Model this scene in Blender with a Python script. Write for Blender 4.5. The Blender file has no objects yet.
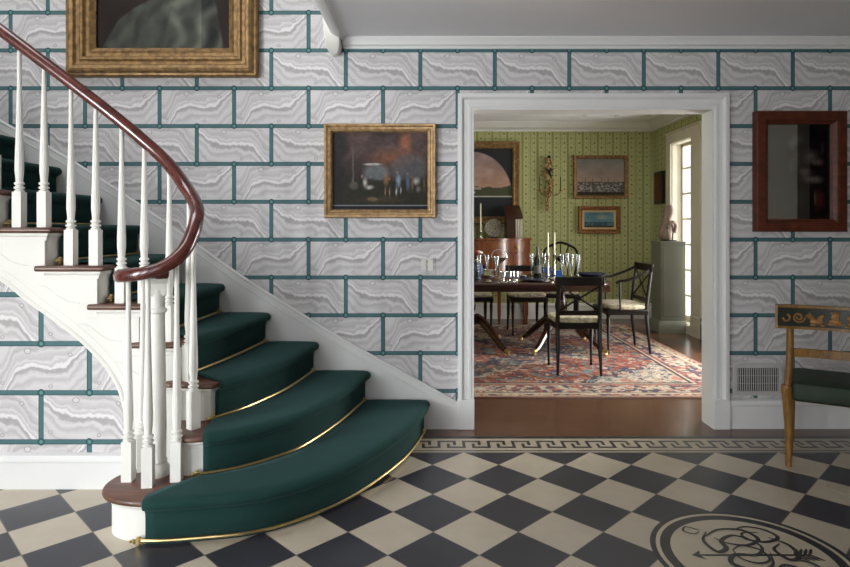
import bpy, bmesh, math, random
import numpy as np
from mathutils import Vector, Matrix
random.seed(7)
SC = bpy.context.scene
COL = SC.collection
PI = math.pi
H = 1.29; F = 602.0; VX = 429.0; VY = 227.0
def PX(px, Y): return (px - VX) * Y / F
def PZ(py, Y): return H - (py - VY) * Y / F

# ------------------------------------------------------------------ colour
def s2l(c):
    c = c / 255.0
    return c / 12.92 if c <= 0.04045 else ((c + 0.055) / 1.055) ** 2.4
def rgb(r, g, b): return (s2l(r), s2l(g), s2l(b), 1.0)

# ------------------------------------------------------------------ node helpers
class NT:
    def __init__(s, name):
        s.mat = bpy.data.materials.new(name); s.mat.use_nodes = True
        s.t = s.mat.node_tree; s.b = s.t.nodes['Principled BSDF']
    def n(s, kind, **kw):
        nd = s.t.nodes.new(kind)
        for k, v in kw.items(): setattr(nd, k, v)
        return nd
    def put(s, sock, v):
        if isinstance(v, bpy.types.NodeSocket): s.t.links.new(v, sock)
        else: sock.default_value = v
    def m(s, op, a, b=0.0, c=0.0):
        nd = s.n('ShaderNodeMath', operation=op)
        s.put(nd.inputs[0], a); s.put(nd.inputs[1], b); s.put(nd.inputs[2], c)
        return nd.outputs[0]
    def add(s, a, b): return s.m('ADD', a, b)
    def sub(s, a, b): return s.m('SUBTRACT', a, b)
    def mul(s, a, b): return s.m('MULTIPLY', a, b)
    def fl(s, a): return s.m('FLOOR', a)
    def fr(s, a): return s.m('SUBTRACT', a, s.m('FLOOR', a))
    def lt(s, a, b): return s.m('LESS_THAN', a, b)
    def gt(s, a, b): return s.m('GREATER_THAN', a, b)
    def mn(s, a, b): return s.m('MINIMUM', a, b)
    def mx(s, a, b): return s.m('MAXIMUM', a, b)
    def ab(s, a): return s.m('ABSOLUTE', a)
    def par(s, a): return s.sub(a, s.mul(s.fl(s.mul(a, .5)), 2.0))     # parity of an integer
    def ss(s, a, lo, hi, t0=0.0, t1=1.0):
        nd = s.n('ShaderNodeMapRange', interpolation_type='SMOOTHSTEP')
        s.put(nd.inputs[0], a)
        nd.inputs[1].default_value = lo; nd.inputs[2].default_value = hi
        nd.inputs[3].default_value = t0; nd.inputs[4].default_value = t1
        return nd.outputs[0]
    def mix(s, f, a, b, mode='MIX'):
        nd = s.n('ShaderNodeMix', data_type='RGBA', blend_type=mode)
        s.put(nd.inputs[0], f); s.put(nd.inputs[6], a); s.put(nd.inputs[7], b)
        return nd.outputs[2]
    def pos(s):
        g = s.n('ShaderNodeNewGeometry'); x = s.n('ShaderNodeSeparateXYZ')
        s.t.links.new(g.outputs['Position'], x.inputs[0]); return x.outputs
    def vec(s, x, y, z=0.0):
        c = s.n('ShaderNodeCombineXYZ')
        for i, v in enumerate((x, y, z)): s.put(c.inputs[i], v)
        return c.outputs[0]
    def noise(s, v, scale, detail=2.0, rough=.5):
        nd = s.n('ShaderNodeTexNoise')
        if v is not None: s.t.links.new(v, nd.inputs['Vector'])
        nd.inputs['Scale'].default_value = scale; nd.inputs['Detail'].default_value = detail
        nd.inputs['Roughness'].default_value = rough
        return nd.outputs[0]
    def ramp(s, f, stops, mode='LINEAR'):
        nd = s.n('ShaderNodeValToRGB'); nd.color_ramp.interpolation = mode
        e = nd.color_ramp.elements
        while len(e) > 1: e.remove(e[-1])
        e[0].position = stops[0][0]; e[0].color = stops[0][1]
        for p, c in stops[1:]:
            q = e.new(p); q.color = c
        s.put(nd.inputs[0], f); return nd.outputs[0]
    def bump(s, h, strength=.3, dist=.01):
        nd = s.n('ShaderNodeBump'); nd.inputs['Strength'].default_value = strength
        nd.inputs['Distance'].default_value = dist
        s.t.links.new(h, nd.inputs['Height']); s.t.links.new(nd.outputs[0], s.b.inputs['Normal'])
    def fin(s, col, rough=.5, metal=0.0, spec=None, coat=0.0):
        s.put(s.b.inputs['Base Color'], col); s.put(s.b.inputs['Roughness'], rough)
        s.b.inputs['Metallic'].default_value = metal
        if spec is not None: s.b.inputs['Specular IOR Level'].default_value = spec
        if coat: s.b.inputs['Coat Weight'].default_value = coat; s.b.inputs['Coat Roughness'].default_value = .12
        return s.mat

def solid(name, c, rough=.5, metal=0.0, var=.12, scale=12.0, spec=None, coat=0.0, bump=0.0, bscale=60):
    g = NT(name); tc = g.n('ShaderNodeTexCoord')
    nz = g.noise(tc.outputs['Object'], scale, 3.0)
    col = rgb(*c)
    lo = tuple(max(0, v * (1 - var)) for v in col[:3]) + (1,); hi = tuple(min(1, v * (1 + var)) for v in col[:3]) + (1,)
    out = g.mix(g.ss(nz, .3, .7), lo, hi)
    if bump: g.bump(g.noise(tc.outputs['Object'], bscale, 3.0), bump, .004)
    return g.fin(out, rough, metal, spec, coat)

def wood(name, c1, c2, rough=.35, coat=.3, stretch=(1, 1, 8), scale=14, spec=.5):
    g = NT(name); tc = g.n('ShaderNodeTexCoord'); mp = g.n('ShaderNodeMapping')
    mp.inputs['Scale'].default_value = stretch
    g.t.links.new(tc.outputs['Object'], mp.inputs[0])
    nz = g.noise(mp.outputs[0], scale, 5.0, .6)
    return g.fin(g.ramp(nz, [(.3, rgb(*c1)), (.7, rgb(*c2))]), rough, 0, spec, coat)

def attr_mat(name, rough=.45, coat=0.0, bump=0.0):
    g = NT(name); a = g.n('ShaderNodeAttribute'); a.attribute_name = 'Art'
    tc = g.n('ShaderNodeTexCoord')
    nz = g.noise(tc.outputs['Object'], 150.0, 3.0)
    col = g.mix(.12, a.outputs[0], g.mix(1.0, a.outputs[0], g.ramp(nz, [(.3, (.4, .4, .4, 1)), (.7, (1.5, 1.5, 1.5, 1))]), 'MULTIPLY'))
    if bump: g.bump(nz, bump, .004)
    return g.fin(col, rough, 0, .15, coat)

# --- agate wallpaper laid as bricks with a green bamboo lattice
def agate_paper(name, x0, z0=2.4235):
    g = NT(name); p = g.pos(); BW, BH = .4783, .2429
    r = g.mul(g.sub(z0, p[2]), 1 / BH); row = g.fl(r); v = g.sub(r, row); par = g.par(row)
    s_ = g.add(g.mul(g.sub(p[0], x0), 1 / BW), g.mul(par, .5)); u = g.fr(s_)
    dv = g.mul(g.mn(v, g.sub(1.0, v)), BH); du = g.mul(g.mn(u, g.sub(1.0, u)), BW)
    nzv = g.vec(g.mul(u, BW), g.add(g.mul(v, BH), g.mul(par, 3.0)))
    n1 = g.sub(g.noise(nzv, 9.0, 2.0), .5); n2 = g.sub(g.noise(nzv, 40.0, 3.0, .6), .5)
    gA = g.add(g.add(g.ss(u, 0, .22, .12, .42), g.ss(u, .22, .45, 0, .07)), g.ss(u, .68, 1.0, 0, .55))
    gB = g.sub(g.sub(g.ss(u, .06, .26, 1.15, .55), g.ss(u, .25, .5, 0, .08)), g.ss(u, .72, 1.0, 0, .42))
    gg = g.add(g.mul(gA, g.sub(1.0, par)), g.mul(gB, par))
    f = g.add(g.sub(v, gg), g.add(g.mul(n1, .34), g.mul(n2, .12)))
    G = lambda a: rgb(a + 4, a + 0, a + 1)
    base = g.ramp(g.add(g.mul(f, .62), .5), [(0, G(206)), (.10, G(186)), (.17, G(206)), (.25, G(176)), (.31, G(204)), (.37, G(184)),
        (.41, G(208)), (.45, G(190)), (.47, G(221)), (.505, G(216)), (.52, G(162)), (.56, G(166)), (.58, G(200)), (.63, G(206)), (.67, G(178)), (.70, G(198)),
        (.77, G(206)), (.84, G(180)), (.90, G(202)), (1, G(190))])
    fine = g.m('SINE', g.mul(f, 62.0))
    base = g.mix(g.mul(g.add(fine, 1.0), .07), base, G(140))
    fine2 = g.ss(n2, .05, .25, 0, .22)
    base = g.mix(fine2, base, G(214))
    for (cu, cv, rad) in ((.36, .15, .016), (.80, .22, .010), (.60, .87, .009), (.10, .80, .008)):
        d = g.m('SQRT', g.add(g.m('POWER', g.mul(g.sub(u, cu), BW), 2.0), g.m('POWER', g.mul(g.sub(v, cv), BH * 1.25), 2.0)))
        d = g.add(d, g.mul(n2, .006))
        ring = g.lt(g.ab(g.sub(d, rad)), .0028); core = g.lt(d, rad)
        base = g.mix(core, base, G(202)); base = g.mix(g.mul(ring, .75), base, G(146))
    # lattice
    line = g.lt(g.mn(dv, du), .0128)
    dd = g.mn(dv, du)
    teal = g.ramp(g.mul(g.add(dd, g.mul(n2, .004)), 1 / .0138), [(0, rgb(82, 118, 120)), (.30, rgb(60, 94, 98)), (.45, rgb(98, 130, 132)), (.62, rgb(50, 84, 90)), (1, rgb(40, 72, 78))])
    base = g.mix(line, base, teal)
    s2 = g.fr(g.mul(s_, 2.0)); dk = g.mul(g.mn(s2, g.sub(1.0, s2)), BW / 2)
    rad = g.m('SQRT', g.add(g.m('POWER', dk, 2.0), g.m('POWER', dv, 2.0)))
    knot = g.ramp(g.mul(rad, 1 / .020), [(0, rgb(66, 112, 108)), (.3, rgb(108, 152, 144)), (.5, rgb(54, 92, 94)), (.8, rgb(44, 82, 86)), (1, rgb(40, 72, 78))])
    base = g.mix(g.lt(rad, .0185), base, knot)
    return g.fin(base, .72, 0, .25)

def stripe_paper(name):
    g = NT(name); p = g.pos(); t = g.add(p[0], p[1]); z = p[2]
    P = .212; u = g.fr(g.mul(t, 1 / P)); nz = g.noise(g.vec(g.mul(t, 1.0), z), 60.0, 2.0)
    base = g.mix(nz, rgb(164, 166, 114), rgb(186, 186, 138))
    dark = rgb(84, 86, 52); mid = rgb(124, 130, 82)
    def line(c, w, zz=None):
        d = g.ab(g.sub(u, c)); k = g.lt(d, w)
        if zz: k = g.mul(k, g.gt(g.m('SINE', g.mul(z, zz)), -.1))
        return k
    base = g.mix(g.mul(line(.10, .060), .6), base, mid); base = g.mix(g.mul(line(.62, .05), .45), base, mid)
    base = g.mix(g.mul(line(.10, .014, 150.0), .8), base, dark)
    base = g.mix(g.mul(line(.155, .008), .75), base, dark); base = g.mix(g.mul(line(.045, .008), .75), base, dark)
    base = g.mix(g.mul(line(.62, .01, 110.0), .8), base, dark)
    base = g.mix(g.mul(line(.50, .02, 75.0), .5), base, mid); base = g.mix(g.mul(line(.74, .02, 75.0), .5), base, mid)
    # rosettes along two stripes
    for c, zo in ((.34, 0.0), (.88, .5)):
        fz = g.fr(g.add(g.mul(z, 1 / .13), zo))
        d = g.m('SQRT', g.add(g.m('POWER', g.mul(g.sub(u, c), P), 2.0), g.m('POWER', g.mul(g.sub(fz, .5), .13), 2.0)))
        base = g.mix(g.mul(g.lt(d, .013), .8), base, dark)
        d2 = g.m('SQRT', g.add(g.m('POWER', g.mul(g.sub(u, c), P), 2.0), g.m('POWER', g.mul(g.mn(fz, g.sub(1.0, fz)), .11), 2.0)))
        base = g.mix(g.mul(g.lt(d2, .009), .6), base, rgb(128, 92, 60))
    base = g.mix(g.mul(g.ss(g.noise(g.vec(t, z), 45.0, 3.0), .55, .7), .35), base, mid)
    return g.fin(base, .8, 0, .2)

def tile_floor(name):
    g = NT(name); p = g.pos(); D = .36
    a = g.mul(g.sub(p[0], .018), 1 / D); b = g.mul(g.sub(p[1], 3.266), 1 / D)
    P_ = g.add(a, b); Q = g.sub(a, b)
    odd = g.par(g.add(g.fl(P_), g.fl(Q)))
    fp = g.fr(P_); fq = g.fr(Q)
    e = g.mn(g.mn(fp, g.sub(1.0, fp)), g.mn(fq, g.sub(1.0, fq)))
    pv = g.vec(p[0], p[1]); tv = g.vec(g.add(p[0], g.mul(g.fl(P_), 3.1)), g.add(p[1], g.mul(g.fl(Q), 5.7)))
    n1 = g.noise(tv, 4.0, 5.0, .6); n2 = g.noise(pv, 1.1, 2.0)
    light = g.mix(n1, rgb(170, 157, 138), rgb(206, 196, 178)); dark = g.mix(n1, rgb(46, 46, 53), rgb(63, 63, 70))
    tone = g.n('ShaderNodeTexWhiteNoise'); g.t.links.new(g.vec(g.fl(P_), g.fl(Q)), tone.inputs[0])
    light = g.mix(g.mul(tone.outputs[0], .25), light, rgb(168, 154, 132))
    base = g.mix(odd, light, dark)
    base = g.mix(g.lt(e, .007), base, rgb(112, 102, 92))
    # ringed medallion let into the tiles
    d = g.m('SQRT', g.add(g.m('POWER', g.sub(p[0], 1.266), 2.0), g.m('POWER', g.sub(p[1], 2.352), 2.0)))
    cream = g.mix(n1, rgb(178, 166, 144), rgb(196, 185, 163)); blk = rgb(46, 46, 50)
    base = g.mix(g.lt(d, .378), base, blk); base = g.mix(g.lt(d, .356), base, cream)
    base = g.mix(g.lt(d, .340), base, blk); base = g.mix(g.lt(d, .300), base, cream)
    return g.fin(base, g.add(.20, g.mul(n2, .22)), 0, .42)

def plank_floor(name):
    g = NT(name); p = g.pos()
    r = g.mul(p[1], 1 / .083); row = g.fl(r)
    wn = g.n('ShaderNodeTexWhiteNoise', noise_dimensions='1D'); g.t.links.new(row, wn.inputs['W'])
    xs = g.add(p[0], g.mul(wn.outputs[0], 3.0)); c2 = g.fl(g.mul(xs, 1 / 1.3))
    wn2 = g.n('ShaderNodeTexWhiteNoise'); g.t.links.new(g.vec(row, c2), wn2.inputs[0])
    grain = g.noise(g.vec(g.mul(p[0], 2.0), g.mul(p[1], 30.0), g.mul(row, 2.0)), 3.0, 4.0, .6)
    base = g.mix(grain, rgb(84, 56, 42), rgb(120, 86, 65))
    base = g.mix(g.mul(wn2.outputs[0], .35), base, rgb(82, 52, 38))
    fr = g.fr(r); base = g.mix(g.lt(g.mn(fr, g.sub(1.0, fr)), .025), base, rgb(52, 30, 20))
    return g.fin(base, .24, 0, .5, .15)

def carpet_mat(name):
    g = NT(name); tc = g.n('ShaderNodeTexCoord')
    n1 = g.noise(tc.outputs['Object'], 500.0, 2.0); n2 = g.noise(tc.outputs['Object'], 6.0, 3.0)
    base = g.mix(n1, rgb(18, 44, 40), rgb(34, 70, 64)); base = g.mix(g.mul(n2, .35), base, rgb(44, 68, 70))
    g.bump(n1, .5, .003)
    g.b.inputs['Sheen Weight'].default_value = .3; g.b.inputs['Sheen Roughness'].default_value = .35
    g.b.inputs['Sheen Tint'].default_value = rgb(120, 160, 165)
    return g.fin(base, .95, 0, .15)

def glass_mat(name, tint=(1, 1, 1, 1), mixf=.12, rough=.02):
    g = NT(name); tr = g.n('ShaderNodeBsdfTransparent'); gl = g.n('ShaderNodeBsdfGlossy')
    tr.inputs[0].default_value = tint; gl.inputs['Roughness'].default_value = rough
    lw = g.n('ShaderNodeLayerWeight'); fz = g.n('ShaderNodeMath', operation='POWER'); g.t.links.new(lw.outputs['Facing'], fz.inputs[0]); fz.inputs[1].default_value = 4.0
    nz = g.noise(None, 3.0)
    f = g.m('ADD', g.mul(fz.outputs[0], .6), g.add(mixf, g.mul(nz, .02)))
    mx = g.n('ShaderNodeMixShader'); g.t.links.new(f, mx.inputs[0])
    g.t.links.new(tr.outputs[0], mx.inputs[1]); g.t.links.new(gl.outputs[0], mx.inputs[2])
    out = [n for n in g.t.nodes if n.type == 'OUTPUT_MATERIAL'][0]
    g.t.links.new(mx.outputs[0], out.inputs[0]); g.t.nodes.remove(g.b)
    return g.mat

M = dict(
    paint=solid('white_paint', (224, 222, 216), .6, var=.03, scale=3, spec=.2),
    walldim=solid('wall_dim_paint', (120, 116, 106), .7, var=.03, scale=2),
    wallwhite=solid('wall_white', (160, 154, 140), .7, var=.03, scale=2),
    trim=solid('trim_paint', (222, 221, 220), .55, var=.02, scale=3, spec=.25),
    ceil=solid('ceiling_paint', (236, 236, 240), .85, var=.02, scale=1.5),
    paper=agate_paper('agate_wallpaper', -.534),
    paper2=agate_paper('agate_wallpaper_stairs', -1.682 + .24, 2.4125),
    stripe=stripe_paper('green_stripe_wallpaper'),
    tile=tile_floor('checker_tiles'), plank=plank_floor('oak_planks'),
    cream=solid('border_cream', (176, 164, 146), .3, var=.08, scale=6), black=solid('border_black', (48, 46, 46), .3, var=.1, scale=6),
    carpet=carpet_mat('green_carpet'),
    tread=wood('stair_tread_wood', (74, 46, 36), (112, 76, 60), .4, .1, (1, 8, 8), 6),
    mahog=wood('rail_mahogany', (60, 24, 20), (102, 46, 40), .24, .55, (3, 3, 3), 5),
    board=wood('sideboard_mahogany', (90, 46, 26), (138, 78, 46), .22, .5, (6, 6, 1), 6),
    darkwood=wood('table_mahogany', (36, 15, 11), (62, 27, 20), .22, .25, (1, 8, 8), 6),
    bluewhite=solid('blue_white_china', (92, 110, 146), .25, var=.7, scale=45),
    boxwood=wood('knife_box_veneer', (40, 18, 14), (66, 30, 22), .3, .3, (4, 4, 4), 8),
    ebony=wood('chair_ebony', (10, 7, 6), (24, 14, 11), .4, .0, (8, 8, 2), 8, .22),
    brass=solid('brass', (206, 180, 124), .28, .95, var=.08, scale=30),
    gilt=solid('gilt_frame', (142, 112, 74), .45, .55, var=.35, scale=30, bump=.6, bscale=90),
    giltpale=solid('pale_gilt_frame', (170, 140, 100), .45, .5, var=.3, scale=30, bump=.6, bscale=90),
    giltdark=solid('dark_gilt', (122, 84, 42), .5, .6, var=.35, scale=40, bump=.5, bscale=120),  # darker gilt tone for the candle arms of the sconce
    giltred=solid('aged_gilt', (138, 94, 54), .5, .5, var=.4, scale=40, bump=.8, bscale=60),
    frwood=wood('picture_frame_wood', (66, 30, 18), (100, 48, 28), .45, .0, (3, 3, 3), 8, .3),
    ochre=wood('klismos_wood', (104, 70, 26), (152, 108, 46), .38, .2, (6, 6, 2), 9),
    chgreen=solid('chair_panel_green', (28, 34, 24), .4, var=.2, scale=20),
    chgold=solid('chair_gold_relief', (150, 108, 58), .45, .3, var=.3, scale=60),
    leather=solid('green_leather', (24, 44, 24), .6, var=.25, scale=9, bump=.3, bscale=160),
    cushion=solid('floral_cushion', (178, 168, 146), .9, var=.4, scale=26),
    silver=solid('silver', (210, 208, 204), .18, 1.0, var=.05, scale=20),
    glass=glass_mat('clear_glass', (.90, .92, .94, 1), .22, .12),
    pane=glass_mat('window_pane', (1, 1, 1, 1), .02, .0),
    picglass=glass_mat('picture_glass', (.98, .98, .98, 1), .24, .0),
    candle=solid('candle_wax', (236, 230, 206), .5, var=.03),
    bottle=solid('bottle_glass', (14, 18, 14), .08, var=.1, coat=.5),
    label=solid('bottle_label', (120, 120, 118), .7, var=.1, scale=40),
    blue=solid('blue_glaze', (28, 72, 140), .3, var=.3, scale=40),
    navy=solid('navy_china', (38, 42, 66), .2, var=.3, scale=30),
    china=solid('white_china', (214, 212, 206), .25, var=.05),
    grey=solid('grey_green_paint', (112, 114, 102), .5, var=.06, scale=4),
    stone=solid('pink_stone', (134, 114, 104), .7, var=.25, scale=18, bump=.4, bscale=50),
    iron=solid('dark_iron', (26, 26, 24), .4, .4, var=.2),
    red=solid('red_petals', (176, 52, 40), .7, var=.2, scale=50), white=solid('white_petals', (224, 214, 200), .7, var=.1, scale=50),
    leaf=solid('green_leaves', (52, 74, 36), .7, var=.3, scale=50),
    vent=solid('vent_paint', (186, 182, 182), .5, var=.04), ventdark=solid('vent_dark', (20, 20, 20), .9),
    switch=solid('switch_ivory', (216, 212, 206), .4, var=.03), lampglow=None,
    basket=solid('tarnished_silver', (150, 140, 118), .3, .9, var=.2, scale=30),
    plate=solid('patterned_plate', (118, 112, 100), .25, var=.55, scale=60),
    fig=solid('fluted_ivory', (206, 196, 180), .4, var=.1, scale=30),
    art=attr_mat('oil_paint', .5, 0.0), print=attr_mat('print_paper', .6), rug=attr_mat('rug_wool', .95, 0, .4),
    mount=solid('cream_mount', (190, 164, 122), .6, var=.05),
)

# ------------------------------------------------------------------ mesh builder
class MB:
    def __init__(s): s.v = []; s.f = []; s.mi = []; s.c = 0
    def _add(s, vs, fs, mi=0):
        o = len(s.v); s.v += [tuple(v) for v in vs]
        s.f += [tuple(o + i for i in f) for f in fs]; s.mi += [mi] * len(fs); return s
    def box(s, x0, x1, y0, y1, z0, z1, mi=0):
        vs = [(x, y, z) for z in (z0, z1) for y in (y0, y1) for x in (x0, x1)]
        return s._add(vs, [(0, 2, 3, 1), (4, 5, 7, 6), (0, 1, 5, 4), (2, 6, 7, 3), (0, 4, 6, 2), (1, 3, 7, 5)], mi)
    def obox(s, c, size, rot, mi=0):      # box rotated by a Matrix/Euler about its centre
        R = rot; c = Vector(c)
        vs = [c + R @ Vector((x * size[0] / 2, y * size[1] / 2, z * size[2] / 2)) for z in (-1, 1) for y in (-1, 1) for x in (-1, 1)]
        return s._add(vs, [(0, 2, 3, 1), (4, 5, 7, 6), (0, 1, 5, 4), (2, 6, 7, 3), (0, 4, 6, 2), (1, 3, 7, 5)], mi)
    def rings(s, rings, closed=True, cap=True, mi=0):
        n = len(rings[0]); vs = [p for r in rings for p in r]; fs = []
        for i in range(len(rings) - 1):
            for j in range(n if closed else n - 1):
                k = (j + 1) % n
                fs.append((i * n + j, i * n + k, (i + 1) * n + k, (i + 1) * n + j))
        if cap and closed:
            fs.append(tuple(range(n - 1, -1, -1))); fs.append(tuple((len(rings) - 1) * n + j for j in range(n)))
        return s._add(vs, fs, mi)
    def tube(s, pts, r, seg=10, mi=0, flat=1.0, up=Vector((0, 0, 1))):
        pts = [Vector(p) for p in pts]
        rs = r if isinstance(r, (list, tuple)) else [r] * len(pts)
        rings = []; prev = None
        for i, p in enumerate(pts):
            t = (pts[min(i + 1, len(pts) - 1)] - pts[max(i - 1, 0)]).normalized()
            if prev is None:
                u = up if abs(t.dot(up)) < .95 else Vector((1, 0, 0))
                side = t.cross(u).normalized()
            else:
                side = (prev - t * prev.dot(t)).normalized()
            prev = side; nn = side.cross(t).normalized()
            rings.append([p + side * math.cos(a) * rs[i] + nn * math.sin(a) * rs[i] * flat for a in [2 * PI * k / seg for k in range(seg)]])
        return s.rings(rings, mi=mi)
    def lathe(s, prof, c=(0, 0, 0), seg=16, mi=0, sx=1.0, sy=1.0):
        rings = [[(c[0] + r * sx * math.cos(a), c[1] + r * sy * math.sin(a), c[2] + z) for a in [2 * PI * k / seg for k in range(seg)]] for r, z in prof]
        return s.rings(rings, mi=mi)
    def ball(s, c, r, seg=12, mi=0):
        r = r if isinstance(r, (tuple, list)) else (r, r, r); n = max(5, seg // 2)
        rings = [[(c[0] + r[0] * math.sin(t) * math.cos(a), c[1] + r[1] * math.sin(t) * math.sin(a), c[2] - r[2] * math.cos(t)) for a in [2 * PI * k / seg for k in range(seg)]] for t in [max(.02, min(PI - .02, PI * i / n)) for i in range(n + 1)]]
        return s.rings(rings, mi=mi)
    def prism(s, poly, z0, z1, mi=0):     # poly list of (x,y) CCW
        n = len(poly); vs = [(x, y, z0) for x, y in poly] + [(x, y, z1) for x, y in poly]
        fs = [tuple(range(n - 1, -1, -1)), tuple(range(n, 2 * n))] + [(i, (i + 1) % n, n + (i + 1) % n, n + i) for i in range(n)]
        return s._add(vs, fs, mi)
    def xprism(s, poly, y0, y1, mi=0):    # poly of (x,z), extruded along y
        n = len(poly); vs = [(x, y0, z) for x, z in poly] + [(x, y1, z) for x, z in poly]
        fs = [tuple(range(n)), tuple(range(2 * n - 1, n - 1, -1))] + [(i, n + i, n + (i + 1) % n, (i + 1) % n) for i in range(n)]
        return s._add(vs, fs, mi)
    def grid(s, rows, mi=0):
        return s.rings(rows, closed=False, cap=False, mi=mi)

def finish(name, mb, mats, parent=None, world=True, sharp=.6, bevel=0.0, tri=False):
    vs = mb.v
    if parent is not None and world:
        inv = (Matrix.Translation(parent.location) @ Matrix.Rotation(parent.rotation_euler[2], 4, 'Z')).inverted()
        pp = parent.parent
        if pp is not None and parent.type == 'MESH':
            inv = (Matrix.Translation(pp.location) @ Matrix.Rotation(pp.rotation_euler[2], 4, 'Z')).inverted()
        vs = [tuple(inv @ Vector(v)) for v in vs]
    me = bpy.data.meshes.new(name); me.from_pydata(vs, [], mb.f)
    if not isinstance(mats, (list, tuple)): mats = [mats]
    for m_ in mats: me.materials.append(m_)
    me.polygons.foreach_set('material_index', mb.mi)
    bm = bmesh.new(); bm.from_mesh(me)
    bmesh.ops.recalc_face_normals(bm, faces=bm.faces)
    for fc in bm.faces: fc.smooth = True
    for e in bm.edges:
        if len(e.link_faces) == 2 and e.calc_face_angle(0) > sharp: e.smooth = False
    bm.to_mesh(me); bm.free()
    o = bpy.data.objects.new(name, me); COL.objects.link(o)
    if parent is not None: o.parent = parent
    if bevel:
        b = o.modifiers.new('bevel', 'BEVEL'); b.width = bevel; b.segments = 2; b.limit_method = 'ANGLE'; b.angle_limit = .7
    return o

def tag(o, label, cat, group=None, kind=None):
    o['label'] = label
    if cat: o['category'] = cat
    if group: o['group'] = group
    if kind: o['kind'] = kind
    return o
def thing(name, label, cat, loc=(0, 0, 0), rz=0.0, group=None):
    o = bpy.data.objects.new(name, None); COL.objects.link(o); o.empty_display_size = .1
    o.location = loc; o.rotation_euler = (0, 0, rz); return tag(o, label, cat, group)
def struct(name, mb, mats, label=None, **kw):
    o = finish(name, mb, mats, **kw); o['kind'] = 'structure'
    if label: o['label'] = label
    return o
def copy_tree(o, loc=None, rz=None, label=None, parent=None):
    c = o.copy(); COL.objects.link(c)
    if parent is not None: c.parent = parent
    if loc is not None: c.location = loc
    if rz is not None: c.rotation_euler = (0, 0, rz)
    if label: c['label'] = label
    for ch in list(o.children): copy_tree(ch, parent=c)
    return c
def cr(pts, n=10):                        # Catmull-Rom through points
    P = [Vector(p) for p in pts]; P = [P[0] * 2 - P[1]] + P + [P[-1] * 2 - P[-2]]; out = []
    for i in range(1, len(P) - 2):
        a, b, c, d = P[i - 1:i + 3]
        for k in range(n):
            t = k / n
            out.append(.5 * ((2 * b) + (c - a) * t + (2 * a - 5 * b + 4 * c - d) * t * t + (3 * b - a - 3 * c + d) * t ** 3))
    out.append(P[-2]); return out
def resample(pts, n):
    L = [0.0]
    for a, b in zip(pts, pts[1:]): L.append(L[-1] + (b - a).length)
    out = []; j = 0
    for i in range(n):
        d = L[-1] * i / (n - 1)
        while j < len(L) - 2 and L[j + 1] < d: j += 1
        t = (d - L[j]) / max(1e-9, L[j + 1] - L[j]); out.append(pts[j].lerp(pts[j + 1], min(1, max(0, t))))
    return out

# ------------------------------------------------------------------ numpy art
def vnoise(X, Y, seed=0):
    xi = np.floor(X).astype(np.int64); yi = np.floor(Y).astype(np.int64); fx = X - xi; fy = Y - yi
    fx = fx * fx * (3 - 2 * fx); fy = fy * fy * (3 - 2 * fy)
    def h(a, b):
        n = (a * 374761393 + b * 668265263 + seed * 1442695041) & 0xffffffff
        n = ((n ^ (n >> 13)) * 1274126177) & 0xffffffff
        return ((n ^ (n >> 16)) & 0xffff) / 65535.0
    return (h(xi, yi) * (1 - fx) + h(xi + 1, yi) * fx) * (1 - fy) + (h(xi, yi + 1) * (1 - fx) + h(xi + 1, yi + 1) * fx) * fy
def fbm(X, Y, seed=0, o=4):
    r = 0; a = .5
    for i in range(o): r = r + a * vnoise(X * 2 ** i, Y * 2 ** i, seed + i); a *= .5
    return r
def C(*c): return np.array(c, float)
def lay(img, m, col): m = np.clip(m, 0, 1)[..., None]; return img * (1 - m) + C(*col) * m
def blob(U, V, cu, cv, ru, rv, soft=.25):
    d = np.sqrt(((U - cu) / ru) ** 2 + ((V - cv) / rv) ** 2); return np.clip((1 - d) / soft, 0, 1)
def art_plane(name, x0, x1, y, z0, z1, fn, mat, parent, nx=120, nz=90, horizontal=False, depth=0.008):
    """a flat coloured sheet facing -Y (or up) with a real thickness"""
    us = np.linspace(0, 1, nx); ws = np.linspace(0, 1, nz); U, V = np.meshgrid(us, ws)
    img = np.clip(fn(U, V), 0, 255) / 255.0
    lin = np.where(img <= .04045, img / 12.92, ((img + .055) / 1.055) ** 2.4)
    mb = MB(); rows = []
    for k in range(nz):
        w = z0 + (z1 - z0) * ws[k]
        rows.append([(x0 + (x1 - x0) * u, w, y) if horizontal else (x0 + (x1 - x0) * u, y, w) for u in us])
    mb.grid(rows)
    n0 = len(mb.v)
    o = len(mb.v)
    B = [(x0, z0), (x1, z0), (x1, z1), (x0, z1)]
    d = -depth if horizontal else depth
    vs = [((a, b, y) if horizontal else (a, y, b)) for a, b in B] + [((a, b, y + d) if horizontal else (a, y + d, b)) for a, b in B]
    mb._add(vs, [(4, 5, 6, 7)] + [(i, (i + 1) % 4, 4 + (i + 1) % 4, 4 + i) for i in range(4)])
    inv = (Matrix.Translation(parent.location) @ Matrix.Rotation(parent.rotation_euler[2], 4, 'Z')).inverted()
    me = bpy.data.meshes.new(name); me.from_pydata([tuple(inv @ Vector(v)) for v in mb.v], [], mb.f); me.materials.append(mat)
    at = me.color_attributes.new('Art', 'FLOAT_COLOR', 'POINT')
    cols = np.ones((len(mb.v), 4)); cols[:n0, :3] = lin.reshape(-1, 3); cols[n0:, :3] = lin.reshape(-1, 3).mean(0)
    at.data.foreach_set('color', cols.ravel().astype(np.float32))
    ob = bpy.data.objects.new(name, me); COL.objects.link(ob); ob.parent = parent
    return ob

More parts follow.
